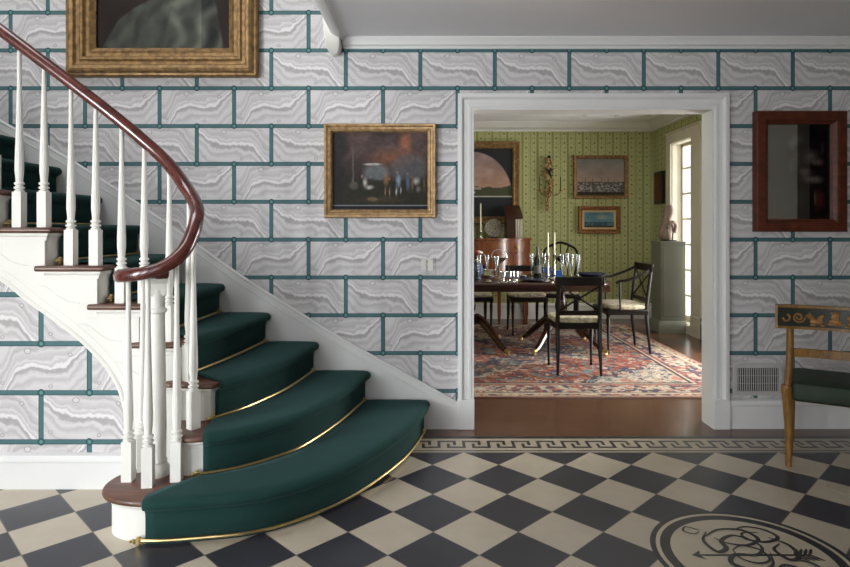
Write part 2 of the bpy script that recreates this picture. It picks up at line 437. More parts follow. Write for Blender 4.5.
def frame_mesh(x0, x1, z0, z1, yw, prof):
    """mitred picture frame against wall plane yw; prof = [(inset from outer edge, projection)]"""
    mb = MB(); rings = []
    for ins, pr in prof:
        rings.append([(x0 + ins, yw - pr, z0 + ins), (x1 - ins, yw - pr, z0 + ins), (x1 - ins, yw - pr, z1 - ins), (x0 + ins, yw - pr, z1 - ins)])
    mb.rings(rings, cap=False); return mb
def picture(label, x0, x1, z0, z1, yw, w, d, fn, mats, prof=None, glass=False, group=None, nx=120, nz=90, artmat=None, mount=0, cat='painting', name='framed_painting', inner=None):
    t = thing(name, label, cat, ((x0 + x1) / 2, yw - .002, z0), 0, group)
    yb = yw - .004
    prof = prof or [(0, 0), (0, .6 * d), (.12 * w, d), (.3 * w, d * .95), (.42 * w, .7 * d), (.6 * w, .62 * d), (.72 * w, .8 * d), (.85 * w, .72 * d), (w, .35 * d)]
    finish('frame', frame_mesh(x0, x1, z0, z1, yb, prof), mats, t, sharp=.5)
    ii = w - .004
    if mount:
        mb = MB(); rings = []
        for ins in (w - .004, w + mount): rings.append([(x0 + ins, yb - .012, z0 + ins), (x1 - ins, yb - .012, z0 + ins), (x1 - ins, yb - .012, z1 - ins), (x0 + ins, yb - .012, z1 - ins)])
        rings.append([(p[0], yb - .006, p[2]) for p in rings[-1]])
        mb.rings(rings, cap=False); finish('mount', mb, M['mount'], t); ii = w + mount - .003
    art_plane('canvas', x0 + ii, x1 - ii, yb - .009, z0 + ii, z1 - ii, fn, artmat or M['art'], t, nx, nz)
    if glass:
        mb = MB(); mb.box(x0 + ii, x1 - ii, yb - .020, yb - .017, z0 + ii, z1 - ii)
        finish('glass_pane', mb, M['picglass'], t)
    return t

# ================================================================== ROOM SHELL
YW = 3.865; YB = 8.46; XR = 3.14
DX0, DX1, DZ = .287, 1.814, 2.04
mb = MB()
mb.box(-4.7, DX0 - .01, YW, YW + .12, 0, 5.0); mb.box(DX1 + .01, 3.7, YW, YW + .12, 0, 5.0); mb.box(DX0 - .01, DX1 + .01, YW, YW + .12, DZ + .01, 5.0)
struct('wall_back', mb, [M['paper']], 'far wall with marbled block wallpaper and dark green lattice')
# room faces of the dining side of that wall
mb = MB()
mb.box(-1.6, DX0 - .01, YW + .121, YW + .14, 0, 2.75); mb.box(DX1 + .01, XR, YW + .121, YW + .14, 0, 2.75); mb.box(DX0 - .01, DX1 + .01, YW + .121, YW + .14, DZ + .01, 2.75)
struct('wall_dining_front', mb, M['stripe'])
mb = MB(); mb.box(-4.7, 3.7, -3.2, 3.445, -.02, 0)
struct('floor', mb, M['tile'], 'black and cream checkerboard tile floor')
# greek key border let into the floor
key = ["######..", "#....#..", "#..#.#..", "#..#....", "#..#####"]
mb = MB(); cw = .1475 / 8; y0k, y1k = 3.514, 3.634; ch = (y1k - y0k) / 5
for a, b, mi in ((3.445, 3.462, 0), (3.462, 3.478, 1), (3.478, y0k, 0), (y1k, 3.668, 0), (3.668, 3.712, 1)):
    mb.box(-1.6, 3.7, a, b, -.02, 0, mi)
kx = PX(487, 3.58) - .1475 * 12
for r_ in range(5):
    ya = y1k - (r_ + 1) * ch
    i = 0; total = int((3.7 - kx) / cw)
    while i < total:
        c0 = key[r_][i % 8]; j = i
        while j < total and key[r_][j % 8] == c0: j += 1
        mb._add([(kx + i * cw, ya, 0), (kx + j * cw, ya, 0), (kx + j * cw, ya + ch, 0), (kx + i * cw, ya + ch, 0)], [(0, 1, 2, 3)], 1 if c0 == '#' else 0)
        i = j
o = struct('trim_1', mb, [M['cream'], M['black']], 'greek key tile border between checkerboard and wooden threshold')
mb = MB(); mb.box(-4.7, 3.7, 3.712, YB + .1, -.02, 0)
struct('floor_dining', mb, M['plank'], 'brown plank floor of the dining room')
# ceiling of hall with a stair opening at the left
mb = MB(); mb.box(-.575, 3.7, -3.2, YW, 2.50, 2.60)
mb.box(-4.7, -.575, -3.2, 1.2, 2.50, 2.60)
struct('ceiling', mb, M['ceil'], 'plain painted ceiling of the hall')
mb = MB(); mb.box(-4.7, -.5, 1.1, 3.9, 4.9, 5.0); struct('ceiling_stairwell', mb, M['ceil'])
mb = MB(); mb.box(-.575, -.45, 1.2, YW, 2.60, 4.9); mb.box(-4.7, -.45, 1.1, 1.2, 2.6, 4.9); struct('wall_stairwell', mb, M['wallwhite'])
# crown moulding on the far wall, and the edge trim of the opening
def crown(mb, pts, prof):     # pts (x,y) polyline, prof [(out, z)], outward = left normal
    rings = []
    for i, p in enumerate(pts):
        a = Vector(pts[max(0, i - 1)]); b = Vector(pts[min(len(pts) - 1, i + 1)]); t = (b - a).normalized(); n = Vector((t.y, -t.x))
        if 0 < i < len(pts) - 1:
            t1 = (Vector(p) - a).normalized(); n1 = Vector((t1.y, -t1.x)); n = n / max(.3, n.dot(n1))
        rings.append([(p[0] + n.x * o_, p[1] + n.y * o_, z) for o_, z in prof])
    mb.rings(rings, closed=True)
mb = MB(); crown(mb, [(-.55, YW), (3.7, YW)], [(0, 2.50), (.05, 2.50), (.05, 2.49), (.035, 2.475), (.03, 2.455), (.012, 2.445), (.012, 2.432), (0, 2.432)])
struct('trim_2', mb, M['trim'], 'narrow white crown moulding under the hall ceiling')
mb = MB(); crown(mb, [(-.575, 1.2), (-.575, YW)][::-1], [(0, 2.62), (.03, 2.62), (.036, 2.60), (.036, 2.50), (.02, 2.485), (0, 2.475), (-.025, 2.478), (-.035, 2.50), (0, 2.50)])
struct('trim_3', mb, M['trim'], 'white moulded edge of the stairwell opening in the ceiling')
mb = MB()
rr = []
for z, xa, xb, pr in ((2.60, -.668, -.60, .10), (2.52, -.660, -.575, .12), (2.46, -.650, -.556, .12), (2.42, -.646, -.560, .10), (2.392, -.628, -.572, .07), (2.382, -.615, -.585, .05)):
    rr.append([(xa, YW, z), (xa, YW - pr, z), (xb, YW - pr, z), (xb, YW, z)])
mb.rings(rr); struct('trim_4', mb, M['paint'], 'small white corbel block where stairwell edge meets far wall', bevel=.006)

# walls of the hall that stand beside and behind the camera, with unseen windows placed for their light
def wall_open(mb, axis, pos, th, a0, a1, z0, z1, holes):
    """wall plane normal to axis ('x' or 'y'); holes = (b0,b1,zz0,zz1)"""
    def bx(b0, b1, c0, c1):
        if b1 - b0 < 1e-4 or c1 - c0 < 1e-4: return
        if axis == 'x': mb.box(pos, pos + th, b0, b1, c0, c1)
        else: mb.box(b0, b1, pos, pos + th, c0, c1)
    cur = a0
    for b0, b1, c0, c1 in sorted(holes):
        bx(cur, b0, z0, z1); bx(b0, b1, z0, c0); bx(b0, b1, c1, z1); cur = b1
    bx(cur, a1, z0, z1)
def window(name, axis, pos, b0, b1, z0, z1, nv, nh, proj, mat_, depth=.05, cw=.09):
    """frame, muntins, pane and casing for an opening; proj = signed side the room is on"""
    W = thing(name, None, None) if False else bpy.data.objects.new(name, None)
    COL.objects.link(W); W['kind'] = 'structure'
    W.location = (pos, (b0 + b1) / 2, z0) if axis == 'x' else ((b0 + b1) / 2, pos, z0)
    def bx(mb, a0, a1, d0, d1, c0, c1):
        d0, d1 = min(d0, d1), max(d0, d1)
        if axis == 'x': mb.box(d0, d1, a0, a1, c0, c1)
        else: mb.box(a0, a1, d0, d1, c0, c1)
    f = MB(); fw = .045
    for (a, b, c, d) in ((b0, b0 + fw, z0, z1), (b1 - fw, b1, z0, z1), (b0, b1, z0, z0 + fw * 1.6), (b0, b1, z1 - fw, z1)): bx(f, a, b, pos, pos + depth, c, d)
    finish('window_frame', f, mat_, W)
    g = MB()
    for i in range(1, nv):
        x = b0 + (b1 - b0) * i / nv; bx(g, x - .011, x + .011, pos + .01, pos + .04, z0, z1)
    for i in range(1, nh):
        z = z0 + (z1 - z0) * i / nh; bx(g, b0, b1, pos + .01, pos + .04, z - .011, z + .011)
    finish('muntin_grid', g, mat_, W)
    g = MB(); bx(g, b0 + .02, b1 - .02, pos + .022, pos + .026, z0 + .02, z1 - .02); finish('window_glass', g, M['pane'], W)
    return W

XL = -4.6
mb = MB(); wall_open(mb, 'x', XL - .12, .12, -3.2, 3.985, 0, 5.0, [(-2.6, -.8, .5, 2.35)])
struct('wall_left', mb, M['wallwhite'])
mb = MB(); wall_open(mb, 'y', -3.2, .12, -4.6, 3.6, 0, 2.6, [(-4.2, -2.8, .2, 2.35), (-1.9, -.5, .2, 2.35)])
struct('wall_front', mb, M['walldim'])
mb = MB(); wall_open(mb, 'x', 3.6, .12, -3.2, 3.985, 0, 5.0, [(1.80, 2.75, 0, 2.4)]); struct('wall_right', mb, M['wallwhite'])
mb = MB(); mb.box(3.72, 5.2, 1.6, 1.65, 0, 2.45); mb.box(3.72, 5.2, 2.9, 2.95, 0, 2.45); mb.box(5.2, 5.25, 1.6, 2.95, 0, 2.45); mb.box(3.72, 5.2, 1.6, 2.95, 2.45, 2.5); mb.box(3.6, 5.2, 1.6, 2.95, -.03, 0)
struct('wall_added_dark', mb, M['darkwood'])  # unseen dark box, added so the picture glass reflects something dark
for k, (nm, a, b) in enumerate((('window_1', -2.6, -.8),)):
    window(nm, 'x', XL - .09, a, b, .5, 2.35, 3, 4, 1, M['paint'])
window('window_2', 'y', -3.15, -4.2, -2.8, .2, 2.35, 3, 5, 1, M['paint'])
window('window_3', 'y', -3.15, -1.9, -.5, .2, 2.35, 3, 5, 1, M['paint'])

mb = MB(); mb.box(-3.25, -3.10, -1.5, -.10, 0, 2.5); struct('wall_added_shade', mb, M['walldim'])  # unseen wall stub, added to shade the right side of the hall
# papered wall below the flight, with a curved head following the string
curve_px = [(-460, -60), (-260, 100), (-120, 205), (-50, 257), (0, 292), (26, 301.5), (52, 320), (79, 341), (100, 362), (112, 379), (119.5, 395), (124, 416), (126.5, 445), (127, 480)]
curve_px[4] = (0, 281)
YP = 2.98
cw_pts = [Vector((PX(a, YP), PZ(b, YP), 0)) for a, b in curve_px]
cw_s = cr([(p.x, p.y, 0) for p in cw_pts], 6)
poly = [(XL, 0)] + [(cw_s[-1].x + .05, 0)] + [(p.x + .03, p.y + .03) for p in cw_s[::-1] if p.x > XL] + [(XL, PZ(-60, YP))]
mb = MB(); mb.xprism(poly, YP, YP + .06)
struct('wall_under_stairs', mb, M['paper2'], 'low wall below the flight with marbled block wallpaper')
def base_prof(h=.19, d=.02): return [(0, 0), (d, 0), (d, h - .045), (d + .008, h - .04), (d + .010, h - .02), (d + .004, h - .008), (.004, h), (0, h)]
mb = MB(); crown(mb, [(XL, YP), (PX(127, YP) + .03, YP)], base_prof(.174)); struct('baseboard_left', mb, M['trim'], 'white baseboard below the papered wall under the stairs')
mb = MB(); crown(mb, [(1.915, YW), (3.6, YW)], base_prof()); struct('baseboard_back', mb, M['trim'], 'white baseboard right of the doorway')
mb = MB(); crown(mb, [(3.6, -3.08), (3.6, 3.8)][::-1], base_prof()); struct('baseboard_right', mb, M['trim'])

# doorway: casing with stepped profile, jamb lining, plinth blocks
D = bpy.data.objects.new('door_1', None); COL.objects.link(D); D['kind'] = 'structure'; D.location = (1.05, YW, 0)
D['label'] = 'wide white cased doorway opening to the dining room'
CW = .102; mb = MB()
prof = [(0, 0), (0, .030), (.012, .034), (.026, .034), (.034, .022), (.040, .017), (.062, .017), (.068, .021), (.086, .021), (.090, .016), (CW, .016), (CW, 0)]
rings = []
# path: up left side, across, down right: outer edge offsets
for (x, z, dx, dz) in ((DX0 - CW, .16, 1, 0), (DX0 - CW, DZ + CW, 1, -1), (DX1 + CW, DZ + CW, -1, -1), (DX1 + CW, .16, -1, 0)):
    rings.append([(x + dx * o_, YW - h_, z + dz * o_) for o_, h_ in prof])
mb.rings(rings, closed=True); finish('casing', mb, M['trim'], D, sharp=.35)
for xa in (DX0 - CW - .004, DX1 - .002):
    mb = MB(); mb.box(xa, xa + CW + .006, YW - .038, YW, 0, .19); finish('plinth_block', mb, M['trim'], D, bevel=.004)
mb = MB(); mb.box(DX0 - .012, DX0, YW, YW + .14, 0, DZ); mb.box(DX1, DX1 + .012, YW, YW + .14, 0, DZ); mb.box(DX0 - .012, DX1 + .012, YW, YW + .14, DZ, DZ + .012)
finish('jamb_lining', mb, M['trim'], D)

# dining room
mb = MB(); mb.box(-1.7, XR + .3, YB, YB + .1, 0, 2.85); struct('wall_dining_back', mb, M['stripe'], 'yellow-green striped and patterned wallpaper, dining room back wall')
mb = MB(); mb.box(-1.7, -1.6, YW + .12, YB, 0, 2.85); struct('wall_dining_left', mb, M['stripe'])
WY0, WY1, WZ1 = 7.17, 7.78, 2.36
mb = MB(); wall_open(mb, 'x', XR, .17, YW + .12, YB, 0, 2.85, [(WY0, WY1, .10, WZ1), (4.9, 6.0, .10, WZ1)]); struct('wall_dining_right', mb, M['stripe'], 'patterned green wallpaper on the dining room window wall')
mb = MB(); mb.box(-1.7, XR + .3, YW + .12, YB + .1, 2.75, 2.85); struct('ceiling_dining', mb, M['ceil'], 'dining room ceiling')
mb = MB(); crown(mb, [(-1.6, YB), (XR, YB), (XR, YW + .14)], [(0, 2.75), (.13, 2.75), (.13, 2.738), (.10, 2.72), (.07, 2.69), (.045, 2.665), (.02, 2.655), (.02, 2.635), (0, 2.63)])
struct('trim_5', mb, M['trim'], 'deep white crown moulding of the dining room')
mb = MB(); crown(mb, [(-1.6, YB), (XR, YB), (XR, WY1 + .13)], base_prof(.22)); crown(mb, [(XR, WY0 - .27), (XR, 6.13)], base_prof(.22)); crown(mb, [(XR, 4.77), (XR, YW + .14)], base_prof(.22)); struct('baseboard_dining', mb, M['trim'], 'white baseboard of the dining room')
winmat = solid('window_cream_paint', (204, 196, 176), .5, var=.03, scale=3)
for nm, a, b, lc, rc in (('window_5', WY0, WY1, .25, .13), ('window_6', 4.9, 6.0, .13, .13)):  # the nearer window is unseen, placed for its light
    W = window(nm, 'x', XR + .12, a, b, .10, WZ1, 1 if nm == 'window_5' else 2, 7, -1, winmat)
    if nm == 'window_5': W['label'] = 'tall bright paned window on the right wall of the dining room'
    mb = MB(); mb.box(XR - .025, XR, a - lc, a, 0, WZ1 + .13); mb.box(XR - .025, XR, b, b + rc, 0, WZ1 + .13); mb.box(XR - .025, XR, a, b, WZ1, WZ1 + .13)
    mb.box(XR - .04, XR, a - lc - .01, b + rc + .01, WZ1 + .13, WZ1 + .15); mb.box(XR - .035, XR, a - lc, a, 0, .24)
    mb.box(XR - .025, XR, a, b, 0, .10)
    mb.box(XR, XR + .12, a - .001, a + .008, .10, WZ1); mb.box(XR, XR + .12, b - .008, b + .001, .10, WZ1); mb.box(XR, XR + .12, a, b, WZ1 - .008, WZ1 + .001); mb.box(XR, XR + .12, a, b, .099, .108)
    finish('window_casing', mb, winmat, W, bevel=.003)

# ================================================================== STAIRCASE
R_ = .184
ST = thing('staircase', 'curving white staircase with dark treads rising left along the far wall', 'staircase', (-1.2, 2.95, 0))
YO = 2.905
core = {
 1: [(-.045, 3.84), (-.07, 3.66), (-.14, 3.375), (-.24, 3.125), (-.37, 2.875), (-.51, 2.70), (-.71, 2.545), (-.95, 2.485), (-1.13, 2.462), (-1.22, 2.470), (-1.295, 2.500), (-1.345, 2.552), (-1.362, 2.62), (-1.345, 2.69), (-1.29, 2.75), (-1.19, 2.785)],
 2: [(-.415, 3.84), (-.525, 3.37), (-.65, 3.0), (-.755, 2.85), (-.88, 2.74), (-.99, 2.685), (-1.05, 2.672), (-1.09, 2.68), (-1.12, 2.72), (-1.14, 2.78)],
 3: [(-.745, 3.84), (-.81, 3.42), (-.885, 3.17), (-.955, 3.0), (-1.015, 2.905), (-1.04, 2.865)],
 4: [(-1.05, 3.84), (-1.115, 3.36), (-1.18, 3.05), (-1.208, 2.96), (-1.225, YO)],
 5: [(-1.345, 3.84), (-1.37, 3.22), (-1.39, 3.0), (-1.395, YO)],
}
tail = {1: [(-1.17, 2.87)], 2: [(-1.165, 2.88)], 3: [(-1.10, 2.868), (-1.2, 2.882), (-1.27, 2.895)]}
for n in range(6, 14): core[n] = [(-1.61 - .257 * (n - 6), 3.84), (-1.608 - .255 * (n - 6), 3.3), (-1.595 - .2525 * (n - 6), YO)]
for n in range(4, 13): tail[n] = [(core[n + 1][-1][0] - .005, YO)]
def sm(pts): return [Vector((p.x, p.y)) for p in resample([Vector((q.x, q.y, 0)) for q in cr([(a, b, 0) for a, b in pts], 16)], 90)]
curve = {n: sm(core[n]) for n in core}
def offs(ch, d):
    out = []
    for i, p in enumerate(ch):
        a = ch[max(0, i - 1)]; b = ch[min(len(ch) - 1, i + 1)]
        t1 = (p - a).normalized() if i else (b - p).normalized(); t2 = (b - p).normalized() if i < len(ch) - 1 else t1
        n1 = Vector((-t1.y, t1.x)); n2 = Vector((-t2.y, t2.x)); nn = (n1 + n2)
        nn = nn.normalized() if nn.length > 1e-6 else n1
        out.append(p - nn * d / max(.5, nn.dot(n1)) * SIGN)
    return out
SIGN = 1
# going wall -> outer end the body lies to the right (-x side); outward is +x: check the sign on a straight flight
_t = (curve[8][-1] - curve[8][0]).normalized()
SIGN = -1 if -Vector((-_t.y, _t.x)).x < 0 else 1
NMAX = 12
for n in range(1, NMAX + 1):
    front = curve[n] + [Vector(q) for q in tail[n]]
    back = [p for p in curve[n + 1][::-1]]
    ztop = n * R_
    z0 = 0 if n <= 4 else (n - 1) * R_ - .05
    # riser body with a little cove moulding under the nosing
    lev = [(0, z0), (0, ztop - .062), (.004, ztop - .060), (.006, ztop - .048), (.016, ztop - .038), (.018, ztop - .028)]
    rings = [[(p.x, p.y, z) for p in offs(front, d)] + [(p.x, p.y, z) for p in back] for d, z in lev]
    mb = MB(); mb.rings(rings); finish('riser', mb, M['paint'], ST, sharp=.5)
    lev = [(.022, ztop - .028), (.034, ztop - .024), (.038, ztop - .014), (.034, ztop - .004), (.028, ztop)]
    ext = front if n > 3 else front
    if n >= 4: ext = front[:-1] + [Vector((front[-1].x - .03, YO))]
    rings = [[(p.x, p.y, z) for p in offs(ext, d)] + [(p.x, p.y, z) for p in back] for d, z in lev]
    mb = MB(); mb.rings(rings); finish('tread', mb, M['tread'], ST, sharp=.9)
# outer string: white plate following the flight with its curved lower edge
low = [(p.x * 2.905 / YP, H + (p.y - H) * 2.905 / YP) for p in cw_s if p.x > -3.3]
xe = -1.397
mb = MB(); up = []
for n in range(4, 13):
    xr = core[n + 1][-1][0]
    up += [(core[n][-1][0] if n > 4 else -1.36, n * R_ - .03), (xr, n * R_ - .03)]
up = [q for q in up if q[0] > -3.35]
polyS = low + [(low[-1][0], 0), (-1.36, 0)] + up + [(min(low[0][0], up[-1][0]), up[-1][1])]
def tri_prism(mb, poly, y0, y1):
    mb.xprism(poly, y0, y1)
tri_prism(mb, polyS, YO - .002, 2.985)
finish('outer_string', mb, M['paint'], ST)
mb = MB(); mpts = [(p[0] + .012, YO + .004, p[1] + .012) for p in low] + [(low[-1][0] + .012, YO + .004, .02)]
mb.tube([(p[0] - .002, p[1], p[2] - .004) for p in mpts], .013, 8, flat=1.0); mb.tube([(p[0] + .028, p[1], p[2] + .026) for p in mpts], .008, 6)
finish('string_moulding', mb, M['paint'], ST)
for n in range(4, 11):                  # scrolled brackets on the string under each tread
    xr = core[n][-1][0]; zt = n * R_ - .064; zb = (n - 1) * R_ + .002
    S = [(xr - .292, zt - .030), (xr - .268, zt - .032), (xr - .232, zt - .048), (xr - .185, zt - .085), (xr - .14, zb + .010), (xr - .085, zb)]
    S = [(p.x, p.y) for p in cr([(a, b, 0) for a, b in S], 6)]
    poly = S + [(xr - .001, zb), (xr - .001, zt), (xr - .250, zt), (xr - .258, zt - .018)]
    mb = MB(); mb.xprism(poly, YO - .010, YO - .002); mb.tube([(p[0], YO - .010, p[1]) for p in S], .0035, 6); finish('bracket', mb, M['paint'], ST)
# wall string (skirting) on the far wall
sk = cr([(PX(a, 3.84), 0, PZ(b, 3.84)) for a, b in ((-300, -76), (-150, 26), (-60, 84), (0, 121), (52, 149), (117, 190), (180, 233), (240, 275.5), (296, 311), (351, 344.4), (405, 374), (458, 403.5))], 5)
poly = [(p.x, p.z) for p in sk if p.x > -3.39] + [(.183, 0), (-3.39, 0)]
mb = MB(); mb.xprism(poly, 3.84, YW); finish('wall_string', mb, M['trim'], ST)
mb = MB(); skv = [p for p in sk if p.x > -3.37]
mb.tube([(p.x, 3.848, p.z - .004) for p in skv], .012, 8); mb.tube([(p.x, 3.84, p.z - .052) for p in skv], .004, 6)
finish('string_moulding', mb, M['trim'], ST)
# hand rail
RP = [(-3.35, 2.935, 3.18), (-2.6, 2.935, 2.63), (-2.088, 2.935, 2.252), (-1.60, 2.935, 1.884), (-1.378, 2.93, 1.704), (-1.25, 2.905, 1.590), (-1.147, 2.85, 1.474), (-1.065, 2.76, 1.385), (-1.040, 2.69, 1.322), (-1.044, 2.63, 1.238),
      (-1.066, 2.585, 1.176), (-1.12, 2.55, 1.125), (-1.207, 2.535, 1.095), (-1.30, 2.565, 1.083), (-1.345, 2.635, 1.080), (-1.338, 2.72, 1.080), (-1.28, 2.765, 1.080), (-1.225, 2.755, 1.080), (-1.205, 2.715, 1.080)]
rail = cr(RP, 8)
def rail_ring(mb, pts):
    prof = [(-.028, -.018), (-.030, .004), (-.024, .018), (-.010, .026), (.010, .026), (.024, .018), (.030, .004), (.028, -.018), (.018, -.028), (-.018, -.028)]
    rings = []
    for i, p in enumerate(pts):
        t = (pts[min(i + 1, len(pts) - 1)] - pts[max(i - 1, 0)]).normalized(); side = t.cross(Vector((0, 0, 1))).normalized(); u = side.cross(t)
        rings.append([p + side * a + u * b for a, b in prof])
    mb.rings(rings)
mb = MB(); rail_ring(mb, rail)
finish('handrail', mb, M['mahog'], ST, sharp=1.2)
def rail_z(x, y):
    best = min(rail, key=lambda p: (p.x - x) ** 2 + (p.y - y) ** 2); return best.z
# balusters
def baluster(x, y, zb, zt, rz=0.0):
    mb = MB(); h = zt - zb; s = .0222; c, sn = math.cos(rz), math.sin(rz)
    sq = [(x + (a * c - b * sn) * s, y + (a * sn + b * c) * s) for a, b in ((-1, -1), (1, -1), (1, 1), (-1, 1))]
    mb.prism(sq, zb, zb + .172)
    prof = [(.022, .172), (.023, .178), (.017, .182), (.0165, .186), (.0235, .190), (.0235, .196), (.0165, .200), (.016, .206), (.0225, .210), (.0225, .217), (.0155, .222),
            (.0165, .24), (.0198, .275), (.0195, .32), (.0165, .42), (.0135, .55), (.0105, .68), (.0092, h)]
    mb.lathe([(r, z) for r, z in prof if z <= h], (x, y, zb), 12)
    return finish('baluster', mb, M['paint'], ST, sharp=.5)
for (px, n) in ((18, 7), (42.8, 7), (69.8, 6), (94.6, 6)):
    x = PX(px, 2.925); baluster(x, 2.935, n * R_, rail_z(x, 2.935) - .02)
for k in range(1, 9):
    x = PX(18, 2.925) - .1262 * k; n = 8 + (k - 1) // 2
    if n <= 12: baluster(x, 2.935, n * R_, rail_z(x, 2.935) - .02)
for (x, y, n, rz) in ((-1.499, 2.935, 5, 0), (-1.388, 2.935, 5, 0), (-1.262, 2.925, 4, -.15), (-1.154, 2.893, 3, -.45), (-1.078, 2.755, 2, -.6),
                      (-1.101, 2.628, 1, .1), (-1.198, 2.568, 1, .15), (-1.312, 2.628, 1, .0), (-1.300, 2.735, 1, .3)):
    xr = x
    baluster(x, y, n * R_, (rail_z(x, y) if n > 1 else min(rail_z(x, y), 1.19)) - .02, rz)
mb = MB(); nx_, ny_ = -1.212, 2.69
mb.lathe([(.050, .184), (.052, .192), (.052, .215), (.045, .228), (.037, .240), (.040, .248), (.035, .262), (.0365, .40), (.033, .70), (.030, .905), (.039, .912), (.039, .924), (.030, .932), (.030, .975), (.036, .985), (.036, 1.052)], (nx_, ny_, 0), 28)
mb.rings([[(nx_ + (a * .92 - b * .39) * r_, ny_ + (a * .39 + b * .92) * r_, z) for a, b in ((-1, -1), (1, -1), (1, 1), (-1, 1))] for r_, z in ((.030, .985), (.034, .995), (.034, 1.010), (.038, 1.016), (.038, 1.040), (.044, 1.046), (.044, 1.056))])
finish('newel_post', mb, M['paint'], ST, sharp=.6)

# carpet runner
RN = thing('stair_runner', 'dark green carpet runner covering the stair treads, held by brass rods', 'stair carpet', (-.7, 3.1, .01))
targets = {1: (-1.15, 2.463), 2: (-1.008, 2.68), 3: (-1.028, 2.88), 4: (-1.195, 3.0)}
def crange(n):
    c = curve[n]; full = resample([Vector((p.x, p.y, 0)) for p in c], 400)
    tx, ty = targets.get(n, (None, None))
    if tx is None: e = min(range(400), key=lambda i: abs(full[i].y - 3.0))
    else: e = min(range(400), key=lambda i: (full[i].x - tx) ** 2 + (full[i].y - ty) ** 2)
    s0 = next(i for i in range(400) if full[i].y < 3.815)
    return resample(full[s0:e + 1], 44)
cj = {n: crange(n) for n in range(1, 14)}
def normals(P):
    out = []
    for i in range(len(P)):
        t = (P[min(i + 1, len(P) - 1)] - P[max(0, i - 1)]).normalized(); nn = Vector((-t.y, t.x, 0)); nn = nn if nn.x * 1.0 - nn.y * .6 > 0 else -nn
        out.append(nn)
    return out
T_ = .009
mb = MB()
for n in range(1, NMAX + 1):
    P = cj[n]; Q = cj[n + 1]; N = normals(P); NQ = normals(Q); zt = n * R_; zb = (n - 1) * R_ + (T_ if n > 1 else 0.002)
    rows = []
    for j in range(len(P)):
        p, q, nn = P[j], Q[j] + NQ[j] * .012, N[j]
        row = [(q.x, q.y, zt + T_)]
        for k in (1, 2, 3): a = q.lerp(p, k / 4); row.append((a.x, a.y, zt + T_ + .002))
        for d, dz in ((.0, T_), (.028, T_ - .001), (.042, T_ - .006), (.050, -.006), (.051, -.018), (.045, -.030), (.030, -.037), (.020, -.045), (.0155, -.060)):
            a = p + nn * d; row.append((a.x, a.y, zt + dz))
        a = p + nn * .014; row.append((a.x, a.y, (zt + zb) / 2)); a = p + nn * .013; row.append((a.x, a.y, zb))
        rows.append(row)
    mb.grid(rows)
o = finish('carpet', mb, M['carpet'], RN, sharp=2.0)
so = o.modifiers.new('thickness', 'SOLIDIFY'); so.thickness = .008; so.offset = 0
for n in range(1, NMAX + 1):
    P = cj[n]; N = normals(P); zb = (n - 1) * R_ + .020
    rp = [P[j] + N[j] * .026 for j in range(len(P))]
    end = P[-1] + (P[-1] - P[-4]).normalized() * .035 + N[-1] * .026
    path = [(p.x, p.y, zb) for p in rp[1:]] + [(end.x, end.y, zb)]
    rod = MB(); rod.tube(path, .0070, 10); ro = finish('stair_rod', rod, M['brass'], RN)
    for (e, dirn, nn) in ((end, (P[-1] - P[-4]).normalized(), N[-1]), (rp[1], (P[0] - P[3]).normalized(), N[1])):
        b = MB(); bp = e - dirn * .012
        b.tube([(bp.x - nn.x * .012, bp.y - nn.y * .012, zb), (bp.x + nn.x * .008, bp.y + nn.y * .008, zb)], .0115, 10)
        b.box(bp.x - .006, bp.x + .006, bp.y - .006, bp.y + .006, zb - .017, zb + .018)
        b.ball((e.x + dirn.x * .006, e.y + dirn.y * .006, zb), .0105, 10); b.ball((e.x + dirn.x * .02, e.y + dirn.y * .02, zb), .006, 8)
        finish('rod_bracket', b, M['brass'], ro)

# ================================================================== FLOOR MEDALLION MONOGRAM
MG = thing('floor_monogram', 'black scrolling letter monogram crossed by an arrow inside the floor medallion', 'floor inlay', (1.278, 2.366, 0))
RZN = [.0006]
def ribbon(mb, pts, w0=.011, w1=.004):
    RZN[0] += .00012; zz = RZN[0]
    P = [Vector((a, b, 0)) for a, b in pts]; P = cr(P, 8); L, Rr = [], []
    for i, p in enumerate(P):
        t = (P[min(i + 1, len(P) - 1)] - P[max(0, i - 1)]).normalized(); nn = Vector((-t.y, t.x, 0)); u = i / (len(P) - 1)
        w = w1 + (w0 - w1) * math.sin(PI * u) ** 1.0
        L.append(p + nn * w / 2); Rr.append(p - nn * w / 2)
    rows = [[(a.x, a.y, zz) for a in L], [(a.x, a.y, zz) for a in Rr]]; mb.grid(rows)
mb = MB(); cx, cy = 1.278, 2.366
def R2(pts, w0=.013, w1=.004): ribbon(mb, [(cx + .012 + a * .98, cy + b * 1.2) for a, b in pts], w0 * 1.25, w1 * 1.3)
R2([(-.235, .0), (.215, .0)], .012, .009)                                     # arrow shaft
mb._add([(cx - .245, cy, .0006), (cx - .20, cy + .035, .0006), (cx - .212, cy, .0006), (cx - .20, cy - .035, .0006)], [(0, 3, 2, 1)])
for k in range(4):
    for sg in (1, -1): R2([(.15 + .02 * k, 0), (.185 + .02 * k, sg * .036)], .010, .004)
R2([(-.14, .16), (-.19, .185), (-.215, .155), (-.18, .135), (-.15, .15)], .008)          # top left curl
R2([(-.14, .12), (-.06, .165), (.04, .16), (.07, .10), (.0, .06), (-.08, .075), (-.11, .11)], .014)
R2([(-.12, .15), (-.165, .09), (-.15, .02), (-.10, .04), (-.09, .09), (-.02, .125), (.04, .09)], .017)
R2([(.0, .16), (.07, .185), (.14, .16), (.16, .11), (.09, .08), (.02, .10), (.03, .14), (.10, .145)], .014)
R2([(.02, .12), (.05, .05), (.0, .0), (-.09, .0), (-.13, -.05), (-.06, -.09), (.02, -.06), (.06, .01)], .016)
